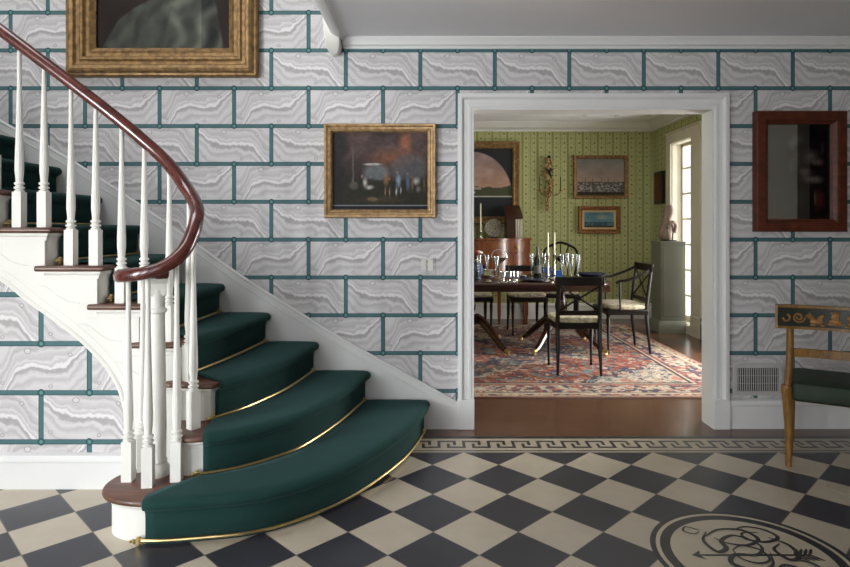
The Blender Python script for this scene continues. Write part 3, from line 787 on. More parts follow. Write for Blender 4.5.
R2([(.12, .11), (.17, .06), (.16, -.01), (.11, -.03), (.09, .03), (.14, .07)], .017)
R2([(-.13, -.04), (-.12, -.12), (-.04, -.17), (.07, -.16), (.12, -.10), (.07, -.06), (.02, -.10), (.05, -.15)], .015)
R2([(.10, -.02), (.18, -.05), (.19, -.12), (.12, -.19), (.02, -.21)], .014)
R2([(-.08, .03), (-.03, .055), (.03, .03), (.03, -.03), (-.03, -.05), (-.08, -.02), (-.08, .03)], .009)
R2([(-.16, -.10), (-.20, -.15), (-.16, -.19), (-.11, -.15)], .008)
finish('monogram', mb, M['black'], MG)

# ================================================================== PICTURES ON THE HALL WALL
def art_dress(U, V):
    n = fbm(U * 9, V * 7, 3); img = np.ones(U.shape + (3,)) * C(40, 30, 26) + (n[..., None] - .5) * 16
    vv = V * 3.2                                     # V measured over the lowest part shown
    edge = .02 + .10 * (V / .12) + .12 * np.clip((V - .14) / .1, 0, 2) ** 1.5
    m = np.clip((U - edge + (n - .5) * .03) / .02, 0, 1) * np.clip((.86 + .1 * (1 - V / .4) - U) / .02, 0, 1) * np.clip((.50 - V) / .03, 0, 1)
    f1 = np.sin((U - .55) * 26 / (.6 + V * 2.2) + np.sin(V * 26 + U * 5) * 1.3) * .5 + .5; f2 = np.sin(U * 34 - V * 40 + n * 9) * .5 + .5
    sh = .50 + .45 * f1 ** 1.5 * np.clip((U - .35) * 3, .2, 1) + .14 * f2 - .22 * (U > .78)
    dress = C(104, 106, 96) * sh[..., None]
    img = img * (1 - m[..., None]) + dress * m[..., None]
    img = lay(img, blob(U, V, .34, .44, .12, .02) * .9, (170, 150, 130)); img = lay(img, blob(U, V, .5, .62, .2, .16), (74, 70, 66)); img = lay(img, blob(U, V, .5, .86, .06, .08), (170, 138, 112))
    return img
pf = lambda w, d: [(0, 0), (0, .5 * d), (.04 * w, .62 * d), (.10 * w, .66 * d), (.16 * w, .9 * d), (.24 * w, d), (.34 * w, .92 * d), (.40 * w, .7 * d), (.50 * w, .66 * d), (.56 * w, .8 * d), (.64 * w, .78 * d), (.70 * w, .52 * d), (.80 * w, .5 * d), (.86 * w, .58 * d), (w, .3 * d)]
yy = 3.82
picture('large gold framed dark portrait of a grey-green draped dress, hanging above the stairs', PX(65.5, yy), PX(257.2, yy), PZ(76.4, yy), PZ(76.4, yy) + 1.6, YW, .185, .08, art_dress, M['gilt'], pf(.185, .08), nx=160, nz=220)
def art_allegory(U, V):
    n = fbm(U * 6, V * 5, 11); n2 = fbm(U * 30, V * 26, 5)
    img = np.ones(U.shape + (3,)) * C(52, 42, 40)
    sky = np.clip((V - .42) / .25, 0, 1); img = img * (1 - sky[..., None]) + (C(76, 62, 60) + (n[..., None] - .5) * C(70, 50, 46)) * sky[..., None]
    img = lay(img, blob(U, V, .62, .66, .34, .16, .8) * .75, (122, 78, 58)); img = lay(img, blob(U, V, .76, .86, .09, .2, .8) * .75, (160, 100, 72))
    img = lay(img, blob(U, V, .80, .52, .22, .22, .25) * .6, (92, 94, 98)); img = lay(img, blob(U, V, .46, .47, .17, .14, .4) * .8, (108, 114, 116)); img = lay(img, blob(U, V, .42, .585, .12, .02, .5), (168, 166, 160))
    img = lay(img, np.clip((.40 - V + (n - .5) * .1) / .04, 0, 1), (44, 42, 32)); img = lay(img, np.clip((.17 - U + (n - .5) * .25) / .08, 0, 1) * .85, (40, 36, 36))
    img = lay(img, (np.abs(U - .215) < .004 + .013 * (.84 - V)) * (V > .36) * (V < .82) * .8, (96, 92, 84)); img = lay(img, blob(U, V, .225, .31, .06, .07, .5) * .75, (98, 92, 82))
    img = lay(img, blob(U, V, .5, .13, .3, .06, .8) * .6, (78, 66, 44)); img = lay(img, blob(U, V, .42, .14, .06, .03) * .8, (120, 100, 74))
    for (cu, cv, ru, rv, c) in ((.31, .43, .014, .03, (176, 140, 116)), (.34, .35, .03, .08, (206, 200, 192)), (.39, .29, .05, .035, (206, 200, 192)), (.31, .33, .015, .08, (60, 56, 56)),
            (.56, .48, .013, .027, (150, 106, 84)), (.562, .38, .030, .085, (160, 116, 78)), (.553, .24, .009, .08, (168, 132, 104)), (.60, .23, .009, .08, (168, 132, 104)), (.595, .40, .02, .03, (150, 110, 70)),
            (.68, .48, .013, .027, (170, 130, 108)), (.69, .37, .030, .10, (150, 176, 200)), (.67, .24, .012, .07, (196, 200, 204)), (.715, .25, .010, .06, (190, 190, 190)),
            (.785, .46, .013, .025, (150, 116, 96)), (.79, .34, .025, .12, (104, 122, 158)), (.83, .42, .012, .024, (150, 116, 96)), (.835, .32, .02, .09, (132, 96, 84)), (.88, .37, .045, .055, (188, 182, 176)), (.90, .27, .03, .05, (120, 112, 112)), (.96, .33, .012, .12, (120, 96, 74))):
        img = lay(img, blob(U + (n2 - .5) * .012, V + (n2 - .5) * .02, cu, cv, ru * 1.2, rv * 1.12, .8) * .92, tuple(q * .88 for q in c))
    img = img * (.82 + .36 * n2[..., None]); img = lay(img, (np.abs(V - .055) < .007) * .8, (150, 158, 164)); img = lay(img, (V < .045) * 1.0, (30, 28, 38))
    return img
yy = 3.83
picture('gold framed dark painting of robed figures in a landscape, between stairs and doorway', PX(323.8, yy), PX(436, 3.86), PZ(217.9, yy), PZ(123.3, yy), YW, .056, .045, art_allegory, M['giltpale'], nx=220, nz=170)
def art_engraving(U, V):
    n = fbm(U * 5, V * 6, 21); n2 = fbm(U * 40, V * 40, 9)
    img = np.ones(U.shape + (3,)) * C(30, 22, 22) + (n[..., None] - .5) * 30
    for (cu, cv, ru, rv, c, a) in ((.48, .84, .16, .09, (96, 90, 88), .7), (.40, .78, .1, .08, (104, 98, 96), .6), (.70, .66, .17, .10, (92, 84, 80), .7), (.80, .60, .12, .05, (120, 112, 104), .6), (.62, .50, .14, .06, (96, 86, 80), .7), (.74, .42, .20, .06, (110, 102, 96), .7),
            (.50, .62, .06, .16, (78, 70, 70), .7), (.40, .55, .06, .14, (84, 78, 76), .5), (.86, .74, .04, .10, (90, 84, 82), .5), (.84, .20, .10, .13, (78, 34, 28), .7), (.78, .22, .03, .10, (96, 88, 84), .6), (.55, .22, .12, .13, (46, 40, 42), .8)):
        img = lay(img, blob(U + (n - .5) * .08, V + (n2 - .5) * .03, cu, cv, ru, rv, .8) * min(1, a * 1.25) * (.5 + n), tuple(q * 1.45 for q in c))
    img = img * (.75 + .5 * n2[..., None])
    b = np.minimum(np.minimum(U, 1 - U) * .75, np.minimum(V, 1 - V)); img = lay(img, (np.abs(b - .028) < .004) * .5, (84, 70, 60)); return img
yy = 3.80
w_ = .080
picture('dark glazed engraving in a plain reddish wood frame, right of the doorway', PX(752.4, 3.86), PX(848.3, yy), PZ(231.7, yy), PZ(110.4, yy), YW, w_, .065, art_engraving, M['frwood'],
        [(0, 0), (0, .052), (.006, .060), (.030, .065), (.058, .062), (.062, .05), (w_, .035), (w_, .012)], glass=True, artmat=M['print'], name='framed_engraving', cat='picture', nx=120, nz=150)

# switch plate
SW = thing('light_switch', 'papered light switch plate with two ivory rockers left of the doorway casing', 'light switch', (PX(427, YW), YW, PZ(273, YW)))
mb = MB(); mb.box(PX(419, YW), PX(435.5, YW), YW - .006, YW, PZ(273.5, YW), PZ(256.5, YW)); finish('plate', mb, M['paper'], SW, bevel=.002)
for a in (421.3, 428.2):
    mb = MB(); mb.box(PX(a, YW), PX(a + 5.2, YW), YW - .012, YW - .006, PZ(270.5, YW), PZ(259.5, YW)); finish('rocker', mb, M['switch'], SW, bevel=.002)

# vent grille
VG = thing('wall_vent', 'painted metal wall vent with vertical louvres, low beside the doorway', 'vent', (PX(757, YW), YW, PZ(395, YW)))
x0, x1, z0, z1 = PX(732.5, YW), PX(782.5, YW), PZ(395, YW), PZ(363.6, YW)
mb = MB(); b_ = .026
for q in (1,): mb = frame_mesh(x0, x1, z0, z1, YW, [(0, 0), (0, .010), (.003, .013), (b_ - .003, .013), (b_, .010), (b_, .001)])
finish('frame', mb, M['vent'], VG)
mb = MB(); nl = 19
for k in range(nl):
    x = x0 + b_ + (x1 - x0 - 2 * b_) * (k + .5) / nl; mb.box(x - .0024, x + .0024, YW - .008, YW - .003, z0 + b_, z1 - b_)
for z in (z0 + b_ + .05, z1 - b_ - .05): mb.box(x0 + b_, x1 - b_, YW - .006, YW - .003, z - .001, z + .001)
finish('louvres', mb, M['vent'], VG)
mb = MB(); mb.box(x0 + b_, x1 - b_, YW - .003, YW, z0 + b_, z1 - b_); finish('vent_backing', mb, M['ventdark'], VG)
mb = MB(); mb.box(x1 - .016, x1 - .010, YW - .03, YW - .012, z1 - .10, z1 - .06); mb.ball((x1 - .013, YW - .03, z1 - .06), .006, 8); finish('lever', mb, M['vent'], VG)

# ================================================================== KLISMOS SIDE CHAIR AT RIGHT
KC = thing('side_chair', 'ochre side chair with green seat and gilded griffin top rail, cut off at right', 'chair', (1.951, 3.263, 0), math.radians(-30))
def kpart(name, mb, mat, **kw): return finish(name, mb, mat, KC, world=False, **kw)
def kleg(x, y, sg, top):
    mb = MB(); out = -.012 if x < .2 else .012
    if top:
        P = cr([(x + out * .2, y - .05 * 0 - .02, 0), (x, y - .005, .18), (x + out * .6, y + .0, .36), (x + out, y - .005, .412), (x + out * .3, y, .46), (x + .004 * (1 if x < .2 else -1), y, .60), (x + .006 * (1 if x < .2 else -1), y - .002, .746)], 5)
        rad = [.015 + .012 * min(1, p.z / .40) if p.z < .40 else (.027 if p.z < .43 else .018) for p in P]
    else:
        P = cr([(x, y + .05, 0), (x, y + .02, .15), (x, y, .30), (x, y, .44)], 5); rad = [.014 + .010 * p.z / .44 for p in P]
    mb.tube(P, rad, 12); return mb
kpart('leg', kleg(0, 0, 1, True), M['ochre']); kpart('leg', kleg(.42, 0, -1, True), M['ochre'])
kpart('leg', kleg(.02, .40, 1, False), M['ochre']); kpart('leg', kleg(.40, .40, -1, False), M['ochre'])
mb = MB(); mb.box(.03, .39, .02, .39, .345, .368); kpart('seat_frame', mb, M['ochre'], bevel=.005)
mb = MB(); rr = []
for z, i_ in ((.352, .012), (.362, 0), (.42, -.006), (.444, .004), (.456, .03), (.462, .09)):
    a0, a1, b0, b1 = .008 + i_, .412 - i_, -.006 + i_, .415 - i_; rc = .03; ring = []
    for (qx, qy, st) in ((a1 - rc, b0 + rc, -PI / 2), (a1 - rc, b1 - rc, 0), (a0 + rc, b1 - rc, PI / 2), (a0 + rc, b0 + rc, PI)):
        for k in range(5): ring.append((qx + rc * math.cos(st + k * PI / 8), qy + rc * math.sin(st + k * PI / 8), z))
    rr.append(ring)
mb.rings(rr); kpart('seat_cushion', mb, M['leather'])
def bent(x): return -.022 - .045 * (1 - ((x - .21) / .29) ** 2) * -1 - .03          # rail bows back toward the viewer at the ends
mb = MB(); rings = []
for k in range(17):
    x = -.062 + .544 * k / 16; y = -.012 + .05 * (1 - ((x - .21) / .29) ** 2) - .03
    rings.append([(x, y, .742), (x, y, .870), (x, y + .022, .870), (x, y + .022, .742)])
mb.rings(rings); TR = kpart('top_rail', mb, M['chgreen'], bevel=.003)
def ry(x): return -.042 + .05 * (1 - ((x - .21) / .29) ** 2)
mb = MB()
for z in (.749, .863):
    mb.rings([[(x, ry(x) - .006, z - .007), (x, ry(x) - .006, z + .007), (x, ry(x) + .028, z + .007), (x, ry(x) + .028, z - .007)] for x in [-.065 + .55 * k / 16 for k in range(17)]])
for x in (-.065, .473): mb.box(x, x + .012, ry(x) - .006, ry(x) + .028, .742, .870)
finish('rail_moulding', mb, M['ochre'], TR, world=False)
mb = MB()
def rel(x, z, rx, rz_): mb.ball((x, ry(x) - .002, z), (rx * 1.25, .006, rz_ * 1.25), 12)
def scroll(x, z, r, a0, a1, w=.0055): mb.tube([(x + r * (1 - .5 * k / 14) * math.cos(a0 + (a1 - a0) * k / 14), ry(x) - .003, z + r * (1 - .5 * k / 14) * math.sin(a0 + (a1 - a0) * k / 14)) for k in range(15)], w, 6)
for sg in (1, -1):
    c = .21
    scroll(c + sg * .165, .806, .030, 0, sg * 6.0); scroll(c + sg * .165, .806, .016, 2, 2 + sg * 5.5)
    scroll(c + sg * .225, .800, .022, 1.2, 1.2 + sg * 4.5)
    rel(c + sg * .085, .785, .026, .012); rel(c + sg * .068, .800, .010, .014); rel(c + sg * .058, .815, .009, .009)
    for q in range(4): mb.tube([(c + sg * (.09 + .004 * q), ry(c) - .004, .79 + .002 * q), (c + sg * (.105 + .008 * q), ry(c) - .005, .815), (c + sg * (.125 + .009 * q), ry(c) - .004, .838 - .007 * q)], [.008, .007, .004], 6)
    for q in (.055, .1): rel(c + sg * q, .768, .012, .005)
rel(.21, .812, .016, .020); rel(.21, .788, .024, .012); rel(.21, .775, .030, .006); rel(.196, .834, .006, .006); rel(.224, .834, .006, .006); rel(.21, .838, .006, .007)
finish('gilt_relief', mb, M['chgold'], TR, world=False)
mb = MB(); mb.rings([[(x, ry(x) + .018, .588), (x, ry(x) + .018, .634), (x, ry(x) + .034, .634), (x, ry(x) + .034, .588)] for x in [0 + .42 * k / 12 for k in range(13)]])
kpart('back_rail', mb, M['ochre'], bevel=.003)

# ================================================================== DINING ROOM
def rug_fn(U, V):
    W_, L_ = 4.3, 3.35; X = U * W_; Y = V * L_
    b = np.minimum(np.minimum(X, W_ - X), np.minimum(Y, L_ - Y))
    n = fbm(X * 14, Y * 14, 31); n2 = fbm(X * 40, Y * 40, 41, 2)
    # field
    cx_, cy_ = W_ / 2, L_ / 2
    dx = np.abs(X - cx_) / (W_ / 2); dy = np.abs(Y - cy_) / (L_ / 2)
    d = dx + dy + .08 * np.sin(X * 11) * np.sin(Y * 11) + (n - .5) * .18
    img = np.ones(U.shape + (3,)) * C(140, 68, 56)
    img = lay(img, d > 1.12, (182, 168, 152)); img = lay(img, np.abs(d - 1.12) < .03, (52, 44, 60)); img = lay(img, d < .62, (96, 84, 92)); img = lay(img, np.abs(d - .62) < .03, (196, 182, 160)); img = lay(img, d < .36, (150, 80, 64)); img = lay(img, np.abs(d - .36) < .02, (44, 48, 78))
    Xs = np.abs(X - cx_); Ys = np.abs(Y - cy_)
    m1 = fbm(Xs * 9, Ys * 9, 51, 3); m2 = fbm(Xs * 13, Ys * 13, 61, 3); m3 = fbm(Xs * 16, Ys * 16, 71, 3)
    img = lay(img, np.abs(m1 - .45) < .018, (204, 190, 170)); img = lay(img, m2 > .60, (52, 54, 84)); img = lay(img, m3 > .63, (200, 184, 164)); img = lay(img, (m2 < .30), (178, 118, 100)); img = lay(img, (m3 < .28), (104, 128, 134)); img = lay(img, np.abs(m2 - .5) < .012, (70, 44, 48))
    # borders
    s1 = vnoise(Xs * 26, Ys * 26, 81); s2 = vnoise(Xs * 34 + 4, Ys * 34, 91)
    bd = np.ones(U.shape + (3,)) * C(186, 168, 150)
    bd = lay(bd, s1 > .60, (60, 56, 84)); bd = lay(bd, s2 > .72, (150, 76, 66)); bd = lay(bd, s1 < .22, (206, 194, 176)); bd = lay(bd, s2 < .14, (76, 66, 66))
    mk = (b < .40); img = np.where(mk[..., None], bd, img)
    for c0, w, col in ((.40, .014, (60, 44, 48)), (.372, .012, (196, 180, 158)), (.35, .02, (150, 84, 70)), (.12, .010, (60, 44, 48)), (.10, .02, (196, 176, 152)), (.02, .02, (172, 124, 104))):
        img = lay(img, np.abs(b - c0) < w, col)
    img = lay(img, (np.abs(b - .35) < .016) & (s1 > .55), (70, 60, 80))
    img = img * .78 + C(172, 158, 146) * .22
    return img * (.84 + .32 * n2[..., None])
RG = thing('persian_rug', 'red, cream and navy patterned rug under the dining table', 'rug', (.4, 6.2, 0))
art_plane('rug_pile', -1.75, 2.55, .012, 4.53, 7.88, rug_fn, M['rug'], RG, 430, 335, horizontal=True, depth=.0115)

def chair(name, label, loc, rz, arms=False, shield=False, group='dark dining chairs around the table', cat='chair', hgt=.85):
    t = thing(name, label, cat, loc, rz, group)
    def P(n_, mb, m_, **kw): return finish(n_, mb, m_, t, world=False, **kw)
    w, d = (.21, .20) if not arms else (.25, .21)
    for sx in (-1, 1):
        mb = MB(); mb.lathe([(.010, 0), (.014, .012), (.009, .03), (.013, .045), (.010, .055), (.019, .36), (.013, .37), (.020, .385), (.020, .40)], (sx * (w - .015), -d + .015, 0), 10); P('leg', mb, M['ebony'])
        mb = MB()
        if shield: mb.tube(cr([(sx * (w - .03), d + .04, 0), (sx * (w - .03), d, .25), (sx * (w - .03), d - .015, .44)], 4), .018, 8)
        else: mb.tube(cr([(sx * (w - .025), d + .02, 0), (sx * (w - .03), d, .22), (sx * (w - .03), d - .015, .42), (sx * (w - .03), d, .60), (sx * (w - .03), d + .04, hgt)], 4), [.011 + .009 * min(1, k / 5) - .003 * max(0, (k - 8) / 8) for k in range(17)], 8)
        P('leg', mb, M['ebony'])
    mb = MB(); mb.prism([(-w - .012, -d - .01), (w + .012, -d - .01), (w - .005, d), (-w + .005, d)], .395, .445); P('seat_frame', mb, M['ebony'], bevel=.01)
    mb = MB(); rr = []
    for z, i_ in ((.446, .008), (.456, -.006), (.475, -.010), (.490, .004), (.498, .05)):
        a, b = w - i_, d - .01 - i_; ring = []
        for k in range(24):
            an = 2 * PI * k / 24; cx2, sy2 = math.cos(an), math.sin(an); q = (abs(cx2) ** 5 + abs(sy2) ** 5) ** (-1 / 5); ring.append((a * cx2 * q, b * sy2 * q, z))
        rr.append(ring)
    mb.rings(rr); P('cushion', mb, M['cushion'])
    if shield:
        mb = MB(); out = cr([(-.12, d - .01, .44), (-.17, d + .01, .62), (-.21, d + .04, .82), (-.20, d + .06, .965), (-.12, d + .07, 1.03), (0, d + .075, 1.07), (.12, d + .07, 1.03), (.20, d + .06, .965), (.21, d + .04, .82), (.17, d + .01, .62), (.12, d - .01, .44)], 6)
        mb.tube(out, .016, 8); P('back_frame', mb, M['ebony'])
        mb = MB()
        for sg in (-1, 0, 1): mb.tube(cr([(sg * .03, d, .46), (sg * .09, d + .02, .68), (sg * .05, d + .045, .86), (sg * .11, d + .065, 1.04 if sg else 1.08)], 5), .008, 6)
        mb.ball((0, d + .045, .86), (.05, .01, .04), 10); P('splat', mb, M['ebony'])
    else:
        zt = hgt - .045
        mb = MB(); mb.rings([[(x, d + .030 + .02 * (1 - (x / w) ** 2) - y_, z) for y_, z in ((0.01, zt - .032), (0.012, zt + .04), (-.012, zt + .045), (-.012, zt - .03))] for x in [-w + .0 + 2 * w * k / 10 for k in range(11)]]); P('top_rail', mb, M['ebony'], bevel=.004)
        mb = MB(); mb.box(-w + .03, w - .03, d - .018, d + .008, .515, .555); P('lower_rail', mb, M['ebony'], bevel=.004)
        mb = MB(); s_ = 1
        for a in (-1, 1): mb.tube([(a * (w - .035), d - .004, .552), (0, d + .012, (.552 + zt - .03) / 2), (-a * (w - .035), d + .03, zt - .03)], .0085, 6)
        mb.ball((0, d + .008, (.552 + zt - .03) / 2), (.022, .012, .022), 10); P('cross_splat', mb, M['ebony'])
    if arms:
        for sx in (-1, 1):
            mb = MB(); mb.tube(cr([(sx * (w - .03), d + .03, .855), (sx * (w + .0), d - .07, .80), (sx * (w + .01), -.01, .745), (sx * (w - .0), -d + .13, .735), (sx * (w - .01), -d + .09, .71)], 5), .014, 8)
            mb.lathe([(.012, .44), (.015, .47), (.009, .50), (.013, .58), (.010, .73)], (sx * (w + .0), -d + .13, 0), 8); P('armrest', mb, M['ebony'])
    return t
RZ = .0135
chair('dining_chair', 'dark cross-back dining chair seen from behind at the near side of the table', (1.298, 5.385, RZ), PI - .03)
chair('dining_chair', 'dark open armchair at the right end of the dining table, facing left', (1.995, 6.28, RZ), -PI / 2 - .0, arms=True, hgt=.90)
chair('dining_chair', 'dark chair with cream cushion behind the table, below the wine bottle', (1.17, 7.26, RZ), .05, hgt=.80)
chair('dining_chair', 'tall shield-back dark chair behind the two candles', (1.66, 7.58, RZ + .005), -.2, shield=True)
chair('dining_chair', 'dark chair with cream cushion half hidden by the left door casing', (.53, 7.28, RZ), .05, hgt=.80)

# dining table
TB = thing('dining_table', 'long dark mahogany pedestal dining table with sabre legs and brass toes', 'table', (.9, 6.38, RZ))
def tabletop():
    mb = MB(); rr = []
    for z, i_ in ((.705, .012), (.712, .002), (.722, 0), (.734, .002), (.740, .008)):
        ring = []
        for k in range(64):
            an = 2 * PI * k / 64; cx2, sy2 = math.cos(an), math.sin(an); q = (abs(cx2) ** 6 + abs(sy2) ** 6) ** (-1 / 6)
            ring.append((.49 + (1.35 - i_) * cx2 * q, 6.39 + (.56 - i_) * sy2 * q, z))
        rr.append(ring)
    mb.rings(rr); return mb
finish('tabletop', tabletop(), M['darkwood'], TB, sharp=1.0)
mb = MB(); mb.box(-.55, 1.80, 5.98, 6.80, .645, .706); finish('apron', mb, M['darkwood'], TB)
for cx_ in (-.55, .43, 1.40):
    mb = MB(); mb.lathe([(.05, .25), (.07, .28), (.075, .32), (.05, .345), (.04, .36), (.062, .42), (.065, .47), (.045, .54), (.035, .60), (.06, .62), (.10, .645)], (cx_, 6.38, 0), 18); PD = finish('pedestal', mb, M['darkwood'], TB)
    for ax in (-1, 1):
        for ay in (-1, 1):
            mb = MB(); ex, ey = ax * .345, ay * .40
            P = cr([(cx_ + ex * .08, 6.38 + ey * .08, .30), (cx_ + ex * .30, 6.38 + ey * .30, .315), (cx_ + ex * .62, 6.38 + ey * .62, .20), (cx_ + ex * .86, 6.38 + ey * .86, .095), (cx_ + ex * .97, 6.38 + ey * .97, .062)], 5)
            mb.tube(P, [.044 - .020 * k / (len(P) - 1) for k in range(len(P))], 8); lg = finish('sabre_leg', mb, M['darkwood'], PD)
            mb = MB(); e = Vector((cx_ + ex, 6.38 + ey, 0)); mb.tube([(e.x - ex * .05, e.y - ey * .05, .066), (e.x + ex * .06, e.y + ey * .06, .052)], .021, 8); mb.lathe([(.016, .014), (.018, .03), (.012, .045), (.008, .055)], (e.x + ex * .03, e.y + ey * .03, 0), 8)
            finish('brass_toe', mb, M['brass'], PD)

# sideboard
SB = thing('sideboard', 'tall bow-fronted mahogany sideboard against the green wall, left in the doorway', 'sideboard', (.55, 8.2, 0))
def bow(x0, x1, yb, dep, n=20, e=0):
    c = (x0 + x1) / 2; hw = (x1 - x0) / 2 + e
    pts = [(c - hw, yb)]
    for k in range(n + 1):
        a = -1 + 2 * k / n; pts.append((c + hw * a, yb - (dep + e) * (.38 + .62 * (1 - abs(a) ** 3.0))))
    pts.append((c + hw, yb)); return pts
mb = MB(); mb.prism(bow(-.35, 1.385, 8.44, .50), .56, 1.115); finish('body', mb, M['board'], SB, sharp=.4)
mb = MB(); mb.prism(bow(-.35, 1.385, 8.44, .50, e=.02), 1.115, 1.14); finish('top', mb, M['board'], SB, sharp=.4, bevel=.004)
def bowy(x, e=0): a = (x - .5175) / .8675; return 8.44 - (.50 + e) * (.38 + .62 * (1 - abs(a) ** 3.0))
for (xa, xb, za, zb) in ((.70, 1.30, .95, 1.09), (.70, 1.30, .60, .93), (.0, .66, .95, 1.09), (.0, .66, .60, .93)):
    mb = MB(); rr = []
    for k in range(9):
        x = xa + (xb - xa) * k / 8; y = bowy(x); rr.append([(x, y - .006, za), (x, y - .006, zb), (x, y + .004, zb), (x, y + .004, za)])
    mb.rings(rr); dr = finish('drawer', mb, M['board'], SB, bevel=.003)
    mb = MB(); xm = (xa + xb) / 2 + (.18 if xa > .5 else 0); mb.ball((xm, bowy(xm) - .02, (za + zb) / 2), (.024, .014, .024), 10); finish('knob', mb, M['brass'], dr)
for (x, y) in ((-.30, 8.22), (.93, 8.00), (.10, 8.0), (1.33, 8.22), (-.3, 8.41), (1.33, 8.41)):
    mb = MB(); mb.prism([(x - .022, y - .022), (x + .022, y - .022), (x + .022, y + .022), (x - .022, y + .022)], .10, .56); mb.rings([[(x + a * r, y + b * r, z) for a, b in ((-1, -1), (1, -1), (1, 1), (-1, 1))] for r, z in ((.012, 0), (.02, .10))]); finish('leg', mb, M['board'], SB)
# knife box
KB = thing('knife_box', 'dark slope-topped knife box standing on the sideboard', 'box', (1.13, 8.2, 1.14))
mb = MB(); mb.rings([[(x, y, z) for y, z in ((8.08, 1.14), (8.08, 1.40), (8.36, 1.575), (8.36, 1.14))] for x in (1.045, 1.24)]); finish('box_body', mb, M['boxwood'], KB, bevel=.006)
mb = MB(); mb.rings([[(x, y, z) for y, z in ((8.065, 1.40), (8.06, 1.425), (8.36, 1.595), (8.365, 1.575))] for x in (1.03, 1.26)]); finish('lid', mb, M['boxwood'], KB, bevel=.004)
mb = MB()
for k in range(4): mb.lathe([(.009, 0), (.009, .24), (.006, .25)], (1.17 + .024 * k, 8.07, 1.145), 8)
finish('fluted_front', mb, M['fig'], KB)
PL = thing('display_plate', 'round grey patterned plate propped on the sideboard beside the knife box', 'plate', (.880, 8.2, 1.14))
mb = MB(); rr = []
tilt = Matrix.Rotation(math.radians(78), 3, 'X')
for r, h_ in ((.002, .0), (.06, .002), (.085, .008), (.125, .016), (.128, .019), (.124, .021), (.085, .013), (.06, .007), (.002, .006)):
    rr.append([Vector((.880, 8.2, 1.272)) + tilt @ Vector((r * math.cos(a), r * math.sin(a), h_)) for a in [2 * PI * k / 32 for k in range(32)]])
mb.rings(rr); finish('plate_disc', mb, M['plate'], PL)
mb = MB(); mb.tube([(.835, 8.16, 1.144), (.835, 8.26, 1.144), (.835, 8.27, 1.22)], .004, 6); mb.tube([(.925, 8.16, 1.144), (.925, 8.26, 1.144), (.925, 8.27, 1.22)], .004, 6); mb.tube([(.835, 8.26, 1.144), (.925, 8.26, 1.144)], .004, 6); finish('plate_stand', mb, M['iron'], PL)
TC = thing('tall_candle', 'tall thin white taper on the sideboard, in front of the lunette painting', 'candle', (.695, 8.1, 1.14))
mb = MB(); mb.lathe([(.035, 0), (.035, .008), (.01, .018), (.008, .06), (.014, .07), (.014, .09)], (.695, 8.1, 1.14), 14); finish('candle_holder', mb, M['silver'], TC)
mb = MB(); mb.lathe([(.010, .09), (.009, .46), (.003, .47)], (.695, 8.1, 1.14), 10); finish('taper', mb, M['candle'], TC)

# pictures in the dining room
def art_lunette(U, V):
    n = fbm(U * 7, V * 9, 5); cu = .20 / 1.0
    img = np.ones(U.shape + (3,)) * C(46, 48, 52)
    m = np.clip((1 - np.sqrt(((U - .50) / .50) ** 2 + (np.clip(V - .30, 0, 9) / .66) ** 2)) / .01, 0, 1) * (V > .30)
    sky = C(168, 138, 126) + (n[..., None] - .5) * 60 + (V[..., None] - .6) * C(-60, -30, 10)
    img = img * (1 - m[..., None]) + sky * m[..., None]
    img = lay(img, ((V > .30) & (V < .44 + .06 * (n - .5) * 2)) * m, (72, 74, 58)); img = lay(img, ((V > .34) & (V < .375) & (U < .55)) * m, (178, 168, 158)); img = lay(img, ((V > .40) & (V < .435) & (U < .62) & (U > .3)) * m * .7, (190, 176, 160))
    img = lay(img, (np.abs(V - .30) < .008) * 1.0, (176, 172, 166)); return img
yy = 8.40
picture('large gold framed lunette landscape with pink sky, above the sideboard', PX(520, yy) - 1.35, PX(520, yy), PZ(224, yy), PZ(141, yy), YB, .105, .06, art_lunette, M['gilt'], nx=150, nz=110)
def art_ships(U, V):
    n = fbm(U * 6, V * 5, 15); img = C(150, 132, 122) * np.ones(U.shape + (3,)) + (V[..., None] - .5) * C(-50, -16, 0) + (n[..., None] - .5) * 26
    s = fbm(U * 34, V * 34, 17); img = lay(img, V < .36 + (n - .5) * .05, (84, 80, 78)); img = lay(img, (V < .34) & (s > .5), (150, 146, 142)); img = lay(img, V < .09, (52, 50, 46))
    for u in (.12, .18, .27, .33, .52, .66, .78, .88): img = lay(img, (np.abs(U - u) < .008) & (V > .32) & (V < .43 + .04 * math.sin(u * 40)), (104, 90, 84))
    return img
def art_bay(U, V):
    n = fbm(U * 7, V * 4, 25); img = C(96, 132, 146) * np.ones(U.shape + (3,)) + (n[..., None] - .5) * 70
    img = lay(img, blob(U, V, .62, .68, .3, .22, .8) * .7, (176, 170, 150)); img = lay(img, V < .36, (56, 82, 96)); img = lay(img, (V < .30) & (n > .5), (84, 116, 128)); img = lay(img, V < .12, (60, 56, 44)); return img
picture('gold framed harbour painting, the larger upper one on the back wall', PX(574, yy), PX(629, yy), PZ(198.6, yy), PZ(154.7, yy), YB, .055, .05, art_ships, M['gilt'], nx=130, nz=100)
picture('small gold framed seascape with cream mount, hung below the harbour painting', PX(579, yy), PX(621, yy), PZ(233.5, yy), PZ(206, yy), YB, .058, .05, art_bay, M['giltred'], mount=.028, nx=110, nz=70)
# dark plaque on the window wall
PQ = thing('framed_relief', 'small dark framed picture on the window wall above the sculpture', 'picture', (XR, 8.12, 1.60))
mb = MB(); mb.box(XR - .05, XR, 7.99, 8.27, 1.60, 2.04); finish('frame', mb, M['iron'], PQ, bevel=.006)
mb = MB(); mb.box(XR - .056, XR - .05, 8.03, 8.23, 1.65, 1.99); finish('dark_picture', mb, M['frwood'], PQ)
